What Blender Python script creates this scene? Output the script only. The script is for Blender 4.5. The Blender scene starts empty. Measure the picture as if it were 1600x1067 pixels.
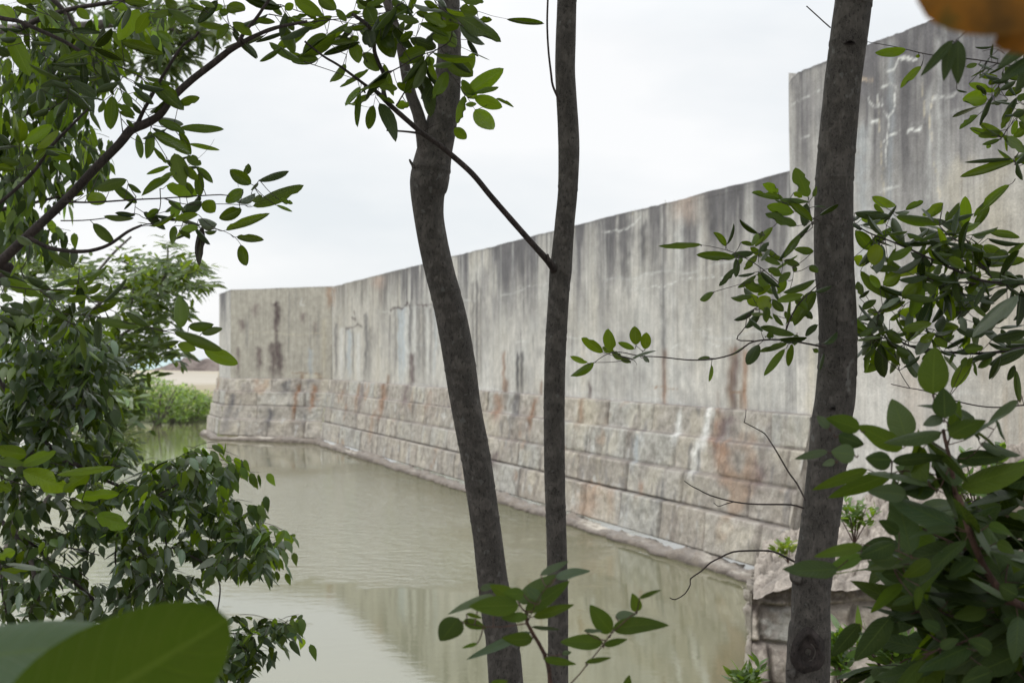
import bpy, math, random
import numpy as np
from mathutils import Vector

# ------------------------------------------------------------------ camera, sky, sun, exposure
S = bpy.context.scene
COL = S.collection
F = 1600 * 50 / 36.0            # focal length in photo pixels
HC = 3.0                        # eye height above the water
HZ = 560.0                      # horizon row

cam_d = bpy.data.cameras.new('camera')
cam_d.lens = 50; cam_d.sensor_width = 36; cam_d.shift_y = (HZ - 533.5) / 1600
cam_d.clip_start = 0.05; cam_d.clip_end = 20000
cam_d.dof.use_dof = True; cam_d.dof.focus_distance = 3.15; cam_d.dof.aperture_fstop = 10.0
cam = bpy.data.objects.new('camera', cam_d); COL.objects.link(cam)
cam.location = (0, 0, HC); cam.rotation_euler = (math.radians(90), 0, 0)
S.camera = cam

SUN_EL, SUN_AZ = math.radians(58), math.radians(-118)     # high, from the left behind the camera
sdir = Vector((math.sin(SUN_AZ) * math.cos(SUN_EL), math.cos(SUN_AZ) * math.cos(SUN_EL), math.sin(SUN_EL)))
sun_d = bpy.data.lights.new('sun', 'SUN'); sun_d.energy = 1.5; sun_d.angle = math.radians(35); sun_d.color = (1, .975, .94)
sun = bpy.data.objects.new('sun', sun_d); COL.objects.link(sun)
sun.rotation_euler = sdir.to_track_quat('Z', 'Y').to_euler()

world = bpy.data.worlds.new('World'); S.world = world; world.use_nodes = True
wn, wl = world.node_tree.nodes, world.node_tree.links
wn.clear()
w_out = wn.new('ShaderNodeOutputWorld'); w_bg = wn.new('ShaderNodeBackground')
sky = wn.new('ShaderNodeTexSky'); sky.sky_type = 'NISHITA'; sky.sun_disc = False
sky.sun_elevation = SUN_EL; sky.sun_rotation = SUN_AZ
tc = wn.new('ShaderNodeTexCoord'); sx = wn.new('ShaderNodeSeparateXYZ'); wl.new(tc.outputs['Generated'], sx.inputs[0])
mp = wn.new('ShaderNodeMapping'); mp.inputs['Scale'].default_value = (1, 1, 2.6); wl.new(tc.outputs['Generated'], mp.inputs[0])
n1 = wn.new('ShaderNodeTexNoise'); n1.inputs['Scale'].default_value = 3.2; n1.inputs['Detail'].default_value = 5; n1.inputs['Roughness'].default_value = .5
wl.new(mp.outputs[0], n1.inputs[0])
cr = wn.new('ShaderNodeValToRGB'); wl.new(n1.outputs['Fac'], cr.inputs[0])
cr.color_ramp.elements[0].position = .36; cr.color_ramp.elements[0].color = (.86, .90, .93, 1)
cr.color_ramp.elements[1].position = .60; cr.color_ramp.elements[1].color = (1.02, 1.025, 1.03, 1)
el = wn.new('ShaderNodeMapRange'); el.inputs['From Min'].default_value = .22; el.inputs['From Max'].default_value = .9
el.inputs['To Min'].default_value = 1.0; el.inputs['To Max'].default_value = 2.5
wl.new(sx.outputs['Z'], el.inputs['Value'])
mul = wn.new('ShaderNodeVectorMath'); mul.operation = 'SCALE'; wl.new(cr.outputs[0], mul.inputs[0]); wl.new(el.outputs[0], mul.inputs['Scale'])
sk = wn.new('ShaderNodeVectorMath'); sk.operation = 'SCALE'; wl.new(sky.outputs[0], sk.inputs[0]); sk.inputs['Scale'].default_value = .10
mx = wn.new('ShaderNodeMix'); mx.data_type = 'RGBA'; mx.inputs['Factor'].default_value = .93
wl.new(sk.outputs[0], mx.inputs['A']); wl.new(mul.outputs[0], mx.inputs['B'])
wl.new(mx.outputs['Result'], w_bg.inputs[0]); w_bg.inputs[1].default_value = 1.0
wl.new(w_bg.outputs[0], w_out.inputs[0])

S.view_settings.view_transform = 'Standard'; S.view_settings.look = 'None'
S.view_settings.exposure = 0.0; S.view_settings.gamma = 1.0
S.render.engine = 'CYCLES'
cy = S.cycles
cy.max_bounces = 6; cy.diffuse_bounces = 3; cy.glossy_bounces = 3; cy.transmission_bounces = 4; cy.transparent_max_bounces = 6
cy.caustics_reflective = False; cy.caustics_refractive = False; cy.use_denoising = True
cy.sample_clamp_indirect = 6

# ------------------------------------------------------------------ helpers
rng = random.Random(11)
npr = np.random.RandomState(5)
_T = npr.rand(256, 256)
def vn(x, y):
    x = np.asarray(x, float); y = np.asarray(y, float)
    xi = np.floor(x).astype(int); yi = np.floor(y).astype(int)
    fx = x - xi; fy = y - yi
    fx = fx * fx * (3 - 2 * fx); fy = fy * fy * (3 - 2 * fy)
    a = _T[xi & 255, yi & 255]; b = _T[(xi + 1) & 255, yi & 255]
    c = _T[xi & 255, (yi + 1) & 255]; d = _T[(xi + 1) & 255, (yi + 1) & 255]
    return (a * (1 - fx) + b * fx) * (1 - fy) + (c * (1 - fx) + d * fx) * fy
def fbm(x, y, o=4):
    s = 0; a = .5; t = 0
    for i in range(o):
        s = s + a * vn(np.asarray(x) * 2 ** i + 17.3 * i, np.asarray(y) * 2 ** i + 9.1 * i); t += a; a *= .5
    return s / t
def sst(e0, e1, x):
    t = np.clip((x - e0) / (e1 - e0), 0, 1); return t * t * (3 - 2 * t)
def P(px, py, D):
    return np.array([(px - 800) / F * D, D, HC + (HZ - py) / F * D])

def tag(o, label=None, cat=None, group=None, kind=None):
    if label: o['label'] = label
    if cat: o['category'] = cat
    if group: o['group'] = group
    if kind: o['kind'] = kind
    return o
def empty(name, loc, label=None, cat=None, group=None):
    o = bpy.data.objects.new(name, None); COL.objects.link(o)
    o.location = loc; o.empty_display_size = .1
    return tag(o, label, cat, group)
def mesh_obj(name, V, Fc, mat, parent=None, smooth=True, col=None, tr=None, uv=None):
    me = bpy.data.meshes.new(name)
    V = np.asarray(V, np.float32).reshape(-1, 3)
    if isinstance(Fc, np.ndarray):
        nf, k = Fc.shape
        me.vertices.add(len(V)); me.vertices.foreach_set('co', V.ravel())
        me.loops.add(nf * k); me.loops.foreach_set('vertex_index', Fc.astype(np.int32).ravel())
        me.polygons.add(nf); me.polygons.foreach_set('loop_start', np.arange(0, nf * k, k, dtype=np.int32))
        me.polygons.foreach_set('loop_total', np.full(nf, k, np.int32))
    else:
        me.from_pydata(V.tolist(), [], Fc)
    if uv is not None:
        ul = me.uv_layers.new(name='UVMap')
        li = np.empty(len(me.loops), np.int32); me.loops.foreach_get('vertex_index', li)
        ul.data.foreach_set('uv', np.asarray(uv, np.float32)[li].ravel())
    if col is not None:
        c = np.ones((len(V), 4), np.float32); c[:, :3] = col
        a = me.attributes.new('Col', 'FLOAT_COLOR', 'POINT'); a.data.foreach_set('color', c.ravel())
    if tr is not None:
        a = me.attributes.new('tr', 'FLOAT', 'POINT'); a.data.foreach_set('value', np.asarray(tr, np.float32))
    me.update(calc_edges=True); me.validate()
    if smooth: me.polygons.foreach_set('use_smooth', np.ones(len(me.polygons), bool))
    me.materials.append(mat)
    o = bpy.data.objects.new(name, me); COL.objects.link(o)
    if parent is not None:
        o.parent = parent
        top = parent.parent or parent
        if parent.parent is None: o.matrix_parent_inverse = parent.matrix_basis.inverted()
    return o
def grid_faces(nu, nv, off=0):
    i, j = np.meshgrid(np.arange(nu - 1), np.arange(nv - 1), indexing='ij')
    a = (i * nv + j).ravel() + off
    return np.stack([a, a + nv, a + nv + 1, a + 1], 1)

# ------------------------------------------------------------------ materials
def newmat(name):
    m = bpy.data.materials.new(name); m.use_nodes = True
    nt = m.node_tree; nt.nodes.clear()
    out = nt.nodes.new('ShaderNodeOutputMaterial')
    return m, nt, out
def N(nt, t, **k):
    n = nt.nodes.new(t)
    for a, b in k.items():
        if a[:2] == 'i_': n.inputs[a[2:].replace('_', ' ')].default_value = b
        else: setattr(n, a, b)
    return n
def mathn(nt, op, a, b=None, c=None):
    n = nt.nodes.new('ShaderNodeMath'); n.operation = op
    for i, v in enumerate((a, b, c)):
        if v is None: continue
        if isinstance(v, (int, float)): n.inputs[i].default_value = v
        else: nt.links.new(v, n.inputs[i])
    return n.outputs[0]
def mixc(nt, f, a, b, mode='MIX'):
    n = nt.nodes.new('ShaderNodeMix'); n.data_type = 'RGBA'; n.blend_type = mode
    for k, v in (('Factor', f), ('A', a), ('B', b)):
        if isinstance(v, (int, float)): n.inputs[k].default_value = v
        elif isinstance(v, tuple): n.inputs[k].default_value = (*v, 1)
        else: nt.links.new(v, n.inputs[k])
    return n.outputs['Result']
def noise(nt, vec, scale, detail=4, rough=.55, vscale=None):
    if vscale:
        m = N(nt, 'ShaderNodeMapping'); m.inputs['Scale'].default_value = vscale; nt.links.new(vec, m.inputs[0]); vec = m.outputs[0]
    n = N(nt, 'ShaderNodeTexNoise'); n.inputs['Scale'].default_value = scale; n.inputs['Detail'].default_value = detail
    n.inputs['Roughness'].default_value = rough; nt.links.new(vec, n.inputs[0]); return n.outputs['Fac']
def ramp(nt, f, *st):
    n = N(nt, 'ShaderNodeValToRGB'); nt.links.new(f, n.inputs[0]); r = n.color_ramp
    while len(r.elements) < len(st): r.elements.new(.5)
    for e, (p, c) in zip(r.elements, st):
        e.position = p; e.color = (c, c, c, 1) if isinstance(c, (int, float)) else (*c, 1)
    return n.outputs[0]
def bump(nt, h, strength, dist):
    n = N(nt, 'ShaderNodeBump'); n.inputs['Strength'].default_value = strength; n.inputs['Distance'].default_value = dist
    nt.links.new(h, n.inputs['Height']); return n.outputs[0]

def leaf_material(name, gloss=.20, veins=True, spec=.62):
    m, nt, out = newmat(name); L = nt.links
    col = N(nt, 'ShaderNodeAttribute', attribute_name='Col').outputs['Color']
    tr = N(nt, 'ShaderNodeAttribute', attribute_name='tr').outputs['Fac']
    base = col; nrm = None
    geo = N(nt, 'ShaderNodeNewGeometry')
    if veins:
        uv = N(nt, 'ShaderNodeUVMap').outputs[0]
        s = N(nt, 'ShaderNodeSeparateXYZ'); L.new(uv, s.inputs[0])
        ax = mathn(nt, 'ABSOLUTE', mathn(nt, 'MULTIPLY_ADD', s.outputs['X'], 2.0, -1.0))
        mid = mathn(nt, 'LESS_THAN', ax, .05)
        ph = mathn(nt, 'FRACT', mathn(nt, 'MULTIPLY_ADD', s.outputs['Y'], 11.0, mathn(nt, 'MULTIPLY', ax, -2.2)))
        tri = mathn(nt, 'ABSOLUTE', mathn(nt, 'SUBTRACT', ph, .5))
        vein = mathn(nt, 'MULTIPLY', mathn(nt, 'SUBTRACT', 1.0, mathn(nt, 'SMOOTH_MIN', mathn(nt, 'MULTIPLY', tri, 9.0), 1.0, .2)), .38)
        vv = mathn(nt, 'MAXIMUM', mathn(nt, 'MULTIPLY', mid, .75), vein)
        vv = mathn(nt, 'MAXIMUM', vv, 0.0)
        light = mixc(nt, .4, col, (.15, .21, .04))
        base = mixc(nt, vv, col, light)
        pos = geo.outputs['Position']
        blot = noise(nt, pos, 55, 3)
        base = mixc(nt, ramp(nt, blot, (.35, 0.0), (.75, .5)), base, mixc(nt, .5, base, (.07, .09, .015)))
        spk = noise(nt, pos, 260, 1)
        base = mixc(nt, ramp(nt, spk, (.74, 0.0), (.78, .55)), base, (.09, .075, .03))
        nrm = bump(nt, mathn(nt, 'ADD', vv, mathn(nt, 'MULTIPLY', blot, .6)), .7, .0018)
    under = mixc(nt, .3, base, (.065, .10, .03))
    b2 = mixc(nt, geo.outputs['Backfacing'], base, under)
    pb = N(nt, 'ShaderNodeBsdfPrincipled'); L.new(b2, pb.inputs['Base Color'])
    L.new(mathn(nt, 'MULTIPLY_ADD', geo.outputs['Backfacing'], .25, gloss), pb.inputs['Roughness'])
    cs = N(nt, 'ShaderNodeSeparateColor'); L.new(col, cs.inputs[0])
    mr = N(nt, 'ShaderNodeMapRange'); L.new(cs.outputs['Blue'], mr.inputs['Value'])
    for k_, v_ in (('From Min', .003), ('From Max', .05), ('To Min', spec * .25), ('To Max', spec * 2.2)): mr.inputs[k_].default_value = v_
    L.new(mr.outputs[0], pb.inputs['Specular IOR Level'])
    tb = N(nt, 'ShaderNodeBsdfTranslucent')
    tcol = mixc(nt, 1.0, mixc(nt, .45, base, (.12, .185, .008)), (2.3, 2.2, 1.0), 'MULTIPLY')
    L.new(tcol, tb.inputs[0])
    if nrm: L.new(nrm, pb.inputs['Normal']); L.new(nrm, tb.inputs['Normal'])
    ms = N(nt, 'ShaderNodeMixShader'); L.new(tr, ms.inputs[0]); L.new(pb.outputs[0], ms.inputs[1]); L.new(tb.outputs[0], ms.inputs[2])
    L.new(ms.outputs[0], out.inputs[0]); return m
M_LEAF = leaf_material('leaf_broad')
M_NEAR = leaf_material('leaf_near', gloss=.24, spec=.17)
M_SMALL = leaf_material('leaf_small', spec=.40, gloss=.24, veins=False)

def bark_material(name, c0, c1, lichen=.5):
    m, nt, out = newmat(name); L = nt.links
    uv = N(nt, 'ShaderNodeUVMap').outputs[0]
    pos = N(nt, 'ShaderNodeNewGeometry').outputs['Position']
    big = noise(nt, pos, 22, 6, .7, (1, 1, .5))
    fine = noise(nt, pos, 160, 4, .6, (1, 1, .45))
    crack = N(nt, 'ShaderNodeTexVoronoi', feature='DISTANCE_TO_EDGE'); mm = N(nt, 'ShaderNodeMapping'); mm.inputs['Scale'].default_value = (150, 150, 58)
    wv = N(nt, 'ShaderNodeVectorMath', operation='ADD'); L.new(pos, wv.inputs[0])
    nn = N(nt, 'ShaderNodeTexNoise'); nn.inputs['Scale'].default_value = 60; L.new(pos, nn.inputs[0])
    sc = N(nt, 'ShaderNodeVectorMath', operation='SCALE'); sc.inputs['Scale'].default_value = .012; L.new(nn.outputs['Color'], sc.inputs[0]); L.new(sc.outputs[0], wv.inputs[1])
    L.new(wv.outputs[0], mm.inputs[0]); L.new(mm.outputs[0], crack.inputs['Vector'])
    ck = ramp(nt, crack.outputs['Distance'], (.0, 1.0), (.16, 0.0))
    msk = ramp(nt, noise(nt, pos, 34, 3), (.42, .25), (.55, 1.0))
    ck = mathn(nt, 'MULTIPLY', ck, msk)
    c = mixc(nt, ramp(nt, big, (.2, 0.0), (.8, 1.0)), c0, c1)
    c = mixc(nt, ramp(nt, fine, (.35, .0), (.68, .6)), c, tuple(v * 1.6 for v in c1))
    c = mixc(nt, mathn(nt, 'MULTIPLY', ck, .75), c, tuple(v * .35 for v in c0))
    sp_ = ramp(nt, noise(nt, pos, 190, 2, .5, (1, 1, .5)), (.60, 0.0), (.66, .75))
    c = mixc(nt, sp_, c, tuple(v * .38 for v in c0))
    lich = ramp(nt, noise(nt, pos, 42, 3, .5, (1, 1, .8)), (.66, 0.0), (.70, lichen))
    c = mixc(nt, lich, c, (.26, .26, .25))
    pb = N(nt, 'ShaderNodeBsdfPrincipled'); L.new(c, pb.inputs['Base Color']); pb.inputs['Roughness'].default_value = .78
    h = mathn(nt, 'ADD', mathn(nt, 'MULTIPLY', fine, .6), mathn(nt, 'MULTIPLY', ck, -.8))
    L.new(bump(nt, h, 1.0, .004), pb.inputs['Normal'])
    L.new(pb.outputs[0], out.inputs[0]); return m
M_BARK = bark_material('bark_grey', (.092, .080, .072), (.128, .114, .104))
M_BARK2 = bark_material('bark_pale', (.10, .085, .075), (.15, .13, .12))
M_TWIG = bark_material('twig_bark', (.050, .036, .034), (.080, .060, .056), .15)
M_STEM = bark_material('stem_red', (.10, .045, .035), (.13, .07, .05), 0)

def wall_material(name, streak=True, bs=.5):
    m, nt, out = newmat(name); L = nt.links
    col = N(nt, 'ShaderNodeAttribute', attribute_name='Col').outputs['Color']
    pos = N(nt, 'ShaderNodeNewGeometry').outputs['Position']
    st = noise(nt, pos, 14, 4, .6, (1, 1, .05 if streak else .6))
    gr = noise(nt, pos, 45, 5, .65)
    md = noise(nt, pos, 5, 5, .6)
    c = mixc(nt, 1.0, col, ramp(nt, st, (.3, .90), (.7, 1.07)), 'MULTIPLY')
    c = mixc(nt, 1.0, c, ramp(nt, gr, (.3, .76), (.72, 1.18)), 'MULTIPLY')
    c = mixc(nt, 1.0, c, ramp(nt, noise(nt, pos, 30, 3, .6, (1, 1, .04 if streak else .5)), (.35, .86), (.7, 1.1)), 'MULTIPLY')
    c = mixc(nt, 1.0, c, ramp(nt, md, (.3, .82), (.7, 1.14)), 'MULTIPLY')
    pit = ramp(nt, noise(nt, pos, 90, 2), (.26, .55), (.33, 1.0))
    c = mixc(nt, 1.0, c, pit, 'MULTIPLY')
    pb = N(nt, 'ShaderNodeBsdfPrincipled'); L.new(c, pb.inputs['Base Color']); pb.inputs['Roughness'].default_value = .9
    h = mathn(nt, 'ADD', gr, mathn(nt, 'MULTIPLY', md, 1.5))
    L.new(bump(nt, h, bs, .02), pb.inputs['Normal'])
    L.new(pb.outputs[0], out.inputs[0]); return m
M_CONC = wall_material('weathered_concrete', True, .35)
M_STONE = wall_material('granite_blocks', False, .8)

def water_material():
    m, nt, out = newmat('moat_water'); L = nt.links
    pos = N(nt, 'ShaderNodeNewGeometry').outputs['Position']
    a = noise(nt, pos, 4.2, 3, .55, (.8, 1.3, 1))
    b = noise(nt, pos, 17.0, 3, .6, (.8, 1.3, 1))
    dv = N(nt, 'ShaderNodeVectorMath', operation='SUBTRACT'); L.new(pos, dv.inputs[0]); dv.inputs[1].default_value = (-5.2, 29, 0)
    dm = N(nt, 'ShaderNodeVectorMath', operation='MULTIPLY'); L.new(dv.outputs[0], dm.inputs[0]); dm.inputs[1].default_value = (.16, .12, 0)
    dl = N(nt, 'ShaderNodeVectorMath', operation='LENGTH'); L.new(dm.outputs[0], dl.inputs[0])
    gust = mathn(nt, 'ADD', mathn(nt, 'MULTIPLY', dl.outputs['Value'], -.42), mathn(nt, 'MULTIPLY', noise(nt, pos, .22, 4, .6, (1, .8, 1)), 1.5))
    patch = ramp(nt, gust, (.10, .010), (.62, 1.0))
    h = mathn(nt, 'ADD', a, mathn(nt, 'MULTIPLY', b, .16))
    bp = N(nt, 'ShaderNodeBump'); bp.inputs['Distance'].default_value = .10
    L.new(h, bp.inputs['Height']); L.new(mathn(nt, 'MULTIPLY', patch, 1.35), bp.inputs['Strength'])
    pb = N(nt, 'ShaderNodeBsdfPrincipled'); pb.inputs['IOR'].default_value = 2.05; pb.inputs['Roughness'].default_value = .05
    c = mixc(nt, noise(nt, pos, .3, 3), (.112, .114, .058), (.148, .148, .082))
    L.new(c, pb.inputs['Base Color']); L.new(bp.outputs[0], pb.inputs['Normal'])
    L.new(pb.outputs[0], out.inputs[0]); return m
M_WATER = water_material()

def simple_mat(name, stops, scale, rough=.9, bs=.4, bd=.02, vs=None):
    m, nt, out = newmat(name); L = nt.links
    pos = N(nt, 'ShaderNodeNewGeometry').outputs['Position']
    f = noise(nt, pos, scale, 6, .6, vs)
    pb = N(nt, 'ShaderNodeBsdfPrincipled'); L.new(ramp(nt, f, *stops), pb.inputs['Base Color']); pb.inputs['Roughness'].default_value = rough
    L.new(bump(nt, f, bs, bd), pb.inputs['Normal']); L.new(pb.outputs[0], out.inputs[0]); return m
M_SOIL = simple_mat('bank_soil', [(.3, (.05, .04, .03)), (.55, (.11, .09, .065)), (.7, (.07, .08, .04))], 6)
def sand_mat():
    m, nt, out = newmat('dune_sand'); L = nt.links
    pos = N(nt, 'ShaderNodeNewGeometry').outputs['Position']; sp = N(nt, 'ShaderNodeSeparateXYZ'); L.new(pos, sp.inputs[0])
    f = noise(nt, pos, .5, 5, .6, (.4, 1, 1)); h = mathn(nt, 'ADD', sp.outputs['Z'], mathn(nt, 'MULTIPLY', mathn(nt, 'SUBTRACT', f, .5), 1.0))
    c = ramp(nt, mathn(nt, 'MULTIPLY', h, .4), (.10, (.12, .13, .06)), (.35, (.22, .19, .12)), (.56, (.25, .215, .15)), (.62, (.34, .31, .26)), (.80, (.30, .27, .22)), (.88, (.34, .29, .2)))
    pb = N(nt, 'ShaderNodeBsdfPrincipled'); L.new(c, pb.inputs['Base Color']); pb.inputs['Roughness'].default_value = .95
    L.new(pb.outputs[0], out.inputs[0]); return m
M_SAND = sand_mat()
M_SEA = simple_mat('sea_water', [(.3, (.16, .30, .30)), (.7, (.25, .40, .40))], .05, .25)
M_DRY = simple_mat('dry_grass', [(.3, (.16, .14, .07)), (.7, (.24, .22, .11))], 9)
M_DRIFT = simple_mat('drift_rock', [(.3, (.05, .038, .034)), (.5, (.12, .095, .085)), (.7, (.20, .17, .15))], 1.2)

# ------------------------------------------------------------------ fort walls
D_W = np.array([10.16, -31.1]); D_W /= np.linalg.norm(D_W)
Q3 = np.array([3.80, 19.4]); Q2 = np.array([-6.36, 50.5]); Q1 = np.array([-10.5, 53.1]); Q0 = Q1 - D_W * 3.7
NW = np.array([D_W[1], -D_W[0]])
ZTOP = 5.57; ZP = 2.26; ZTALL = 6.89
def uof(px, A, d=D_W, n=0.0):
    """distance along a wall line at which photo column px meets it"""
    k = (px - 800) / F
    return (k * A[1] - A[0]) / (d[0] - k * d[1])
def seg_pts(pl, i):
    return pl[i], pl[i + 1]
def mitre(pl):
    ns = [np.array([(b - a)[1], -(b - a)[0]]) / np.linalg.norm(b - a) for a, b in zip(pl[:-1], pl[1:])]
    out = []
    for i in range(len(pl)):
        if i == 0: out.append(ns[0])
        elif i == len(pl) - 1: out.append(ns[-1])
        else: out.append((ns[i - 1] + ns[i]) / (1 + ns[i - 1] @ ns[i]))
    return out, ns
PL = [Q0, Q1, Q2, Q3]
MI, NS = mitre(PL)

CON = np.array([.53, .51, .475]); DRK = np.array([.115, .11, .115]); WHT = np.array([.62, .62, .60])
RUST = np.array([.30, .18, .105]); BRN = np.array([.070, .050, .050]); CREAM = np.array([.52, .47, .37]); BLU = np.array([.42, .46, .49])
STN = np.array([.40, .368, .325])
def mixin(c, col, a):
    a = np.clip(a, 0, 1)[:, None]
    return c * (1 - a) + col * a
def line_d(u, z, pts):
    d = np.full(u.shape, 1e9)
    for (a, b), (c, e) in zip(pts[:-1], pts[1:]):
        vx, vz = c - a, e - b; L2 = vx * vx + vz * vz + 1e-9
        t = np.clip(((u - a) * vx + (z - b) * vz) / L2, 0, 1)
        d = np.minimum(d, np.hypot(u - a - t * vx, z - b - t * vz))
    return d
def streaks(c, u, z, lst):
    lst = [(a_, b_, c_, d_, np.array([.25, .12, .055]) * (k_.sum() / RUST.sum()), s_ * .85) if k_[0] > 1.45 * k_[1] and k_[1] > 1.5 * k_[2] else (a_, b_, c_, d_, k_, s_) for a_, b_, c_, d_, k_, s_ in lst]
    """lst: (u_center, width, z_top, z_bottom, colour, strength): drips that stay where they are on the wall"""
    for uc, w, zt, zb, colr, s in lst:
        wob = (fbm(z * 3 + uc, z * 0 + uc) - .5) * w * .9
        g = np.exp(-np.abs((u - uc - wob - (vn(z * 9 + uc, uc) - .5) * w * .5) / (w * .72)) ** 2)
        zj = z + .14 * (vn(u * 14, uc) - .5); v = sst(zb - .25, zb + .35 * (zt - zb) + .02, zj) * (1 - sst(zt - .06, zt + .08, zj))
        c = mixin(c, colr, g * v * s * (.72 + .5 * vn(u * 40, z * 7)))
    return c
def lines(c, u, z, lst, anis=1.0):
    for pts, w, colr, s in lst:
        wob = (fbm(u * 5, z * 5, 4) - .5) * .09 + (vn(u * 30, z * 30) - .5) * .018
        d = line_d(u + wob, z + wob, pts)
        c = mixin(c, colr, np.exp(-(d / (w * .52 * (.5 + .8 * vn(u * 11, z * 11)))) ** 2) * s * (.35 + .65 * sst(.3, .5, fbm(u * 9, z * 9, 3))))
    return c
def drip_field(u, z, ztop, seed, n):
    r = random.Random(int(seed) + 77); a = np.zeros(len(u)); umax = u.max(); order = np.argsort(u); us = u[order]
    for _ in range(int(n * umax)):
        uc = r.uniform(0, umax); w = min(.26, .013 * math.exp(r.gauss(.55, .95))); L = r.uniform(.2, 1.0) * (1 + 4 * r.random() ** 3); z0 = ztop + .1 if r.random() < .75 else ztop - r.uniform(.3, 2.4); st_ = r.uniform(.4, 1.0)
        i0, i1 = np.searchsorted(us, (uc - w * 3, uc + w * 3)); ix = order[i0:i1]
        if not len(ix): continue
        dz_ = z0 - z[ix]; k = np.where(dz_ > 0, np.exp(-(np.maximum(dz_, 0) / L) ** 1.6), 0) * sst(0, .08, dz_)
        edge = np.abs(u[ix] - uc - .3 * w * (vn(z[ix] * 3 + uc * 7, uc) - .5)) / (w * (1 - .35 * np.clip(dz_ / (L * 1.6), 0, 1)))
        a[ix] = 1 - (1 - a[ix]) * (1 - np.clip(k * np.exp(-edge ** 3) * st_ * (.55 + .6 * vn(u[ix] * 60, z[ix] * 2)), 0, 1) * .8)
    return a
def conc_colour(u, z, ztop, dark=1.0, seed=0.):
    uw = u + .25 * (fbm(u * .7, z * .8 + seed, 3) - .5)
    n = fbm(u * .55 + seed, z * .12, 3); f = .5 * fbm(uw * 3.1 + seed, z * .30, 5) + .5 * fbm(uw * 5.27 + 70 + seed, z * .22 + 4, 4); f = .5 + (f - .5) * 1.35; ff = fbm(uw * 15 + seed, z * .5 + 3, 3)
    f = f * (.75 + .5 * fbm(u * 1.3 + 11, z * 1.2 + seed, 4)) + .01
    c = np.tile(CON, (len(u), 1)) * (.78 + .50 * fbm(u * .9 + seed, z * 1.1 + 5, 5))[:, None]
    c = mixin(c, WHT * .95, sst(.55, .75, fbm(u * 1.4 + 21 + seed, z * 1.6, 4)) * .35)
    c = mixin(c, CREAM, sst(.5, .8, fbm(u * .8 + 40 + seed, z * .5)) * .35)
    dt = ztop - z
    ln = .3 + 2.4 * sst(.38, .8, fbm(u * 2.2 + 9 + seed, z * 0, 2))
    a = .22 * sst(.44, .70, f) * np.exp(-(dt / ln) ** 1.5) + .95 * drip_field(u, z, ztop, seed, 10)
    a = a + .5 * sst(.5, .8, ff) * np.exp(-dt / 1.6)
    a = a + .7 * sst(.62, .3, n) * np.exp(-dt / .9) + .8 * sst(.46, .62, fbm(uw * 1.6 + 3 + seed, z * .4, 4)) * np.exp(-(dt / 1.3) ** 2)
    c = mixin(c, DRK * 1.1, a * .92 * dark)
    c = mixin(c, DRK * 1.5, sst(.64, .80, f) * .12)
    c = mixin(c, DRK * 1.9, sst(.52, .72, fbm(u * 2.1 + 5 + seed, z * 1.9, 5)) * .30)
    c = mixin(c, WHT, sst(.60, .8, fbm(u * 9 + 77 + seed, z * .4, 2)) * .35)
    # lift lines of the pours
    for zl in np.arange(ztop - 1.15, ZP - 3, -1.05):
        d = np.abs(z - zl - (fbm(u * .9 + zl, u * 0) - .5) * .22)
        c = mixin(c, WHT, np.exp(-(d / .018) ** 2) * .6 * sst(.5, .62, fbm(u * .8 + zl * 3, u * 0 + 2)))
        c = mixin(c, DRK, np.exp(-((d + .02) / .02) ** 2) * .25 * sst(.45, .6, fbm(u * .6 + zl, u * 0 + 7)))
    c = mixin(c, DRK * .8, (1 - sst(0, .07, dt)) * .8 * (.4 + .6 * vn(u * 2, u * 0)))
    return c

def wall_face(name, A, B, mA, mB, z0, z1, off, du, dz, colf, mat, parent, toprough=0.0, geo=None, u0=0.0):
    """a wall sheet between plan points A and B, pushed out by off(u, z); mitred at both ends"""
    L = np.linalg.norm(B - A); nu = max(4, int(L / du)); nz = max(3, int((z1 - z0) / dz))
    uu = np.linspace(0, L, nu); zz = np.linspace(z0, z1, nz)
    U, Z = [g.ravel() for g in np.meshgrid(uu, zz, indexing='ij')]
    if toprough:
        topm = sst(z1 - .25, z1, Z); Z2 = Z - topm * toprough * (.35 * fbm(U * 1.3, U * 0, 3) + .22 * fbm(U * 11, U * 0 + 5, 4) * sst(.45, .7, fbm(U * 1.1, U * 0 + 9, 2)))
    else: Z2 = Z
    O = off(U, Z)
    t = (U / L)[:, None]
    XY = (A + np.outer(O, mA)) * (1 - t) + (B + np.outer(O, mB)) * t
    V = np.column_stack([XY, Z2])
    C = colf(U + u0, Z)
    return mesh_obj(name, V, grid_faces(nu, nz), mat, parent, col=C)
def top_cap(name, A, B, mA, mB, z, depth, parent, mat, n=60):
    t = np.linspace(0, 1, n); L = np.linalg.norm(B - A)
    V = []; C = []
    for d in (0.0, .15, depth * .5, depth):
        for s in t:
            p = (A - mA * d) * (1 - s) + (B - mB * d) * s
            zz = z - (.10 if d == 0 else .045 + .02 * vn(s * L * 3, d * 3))
            V.append((p[0], p[1], zz)); C.append(CON * (.5 + .4 * vn(s * L * 2, d * 2)))
    return mesh_obj(name, V, grid_faces(4, n), mat, parent, col=np.array(C))

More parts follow.
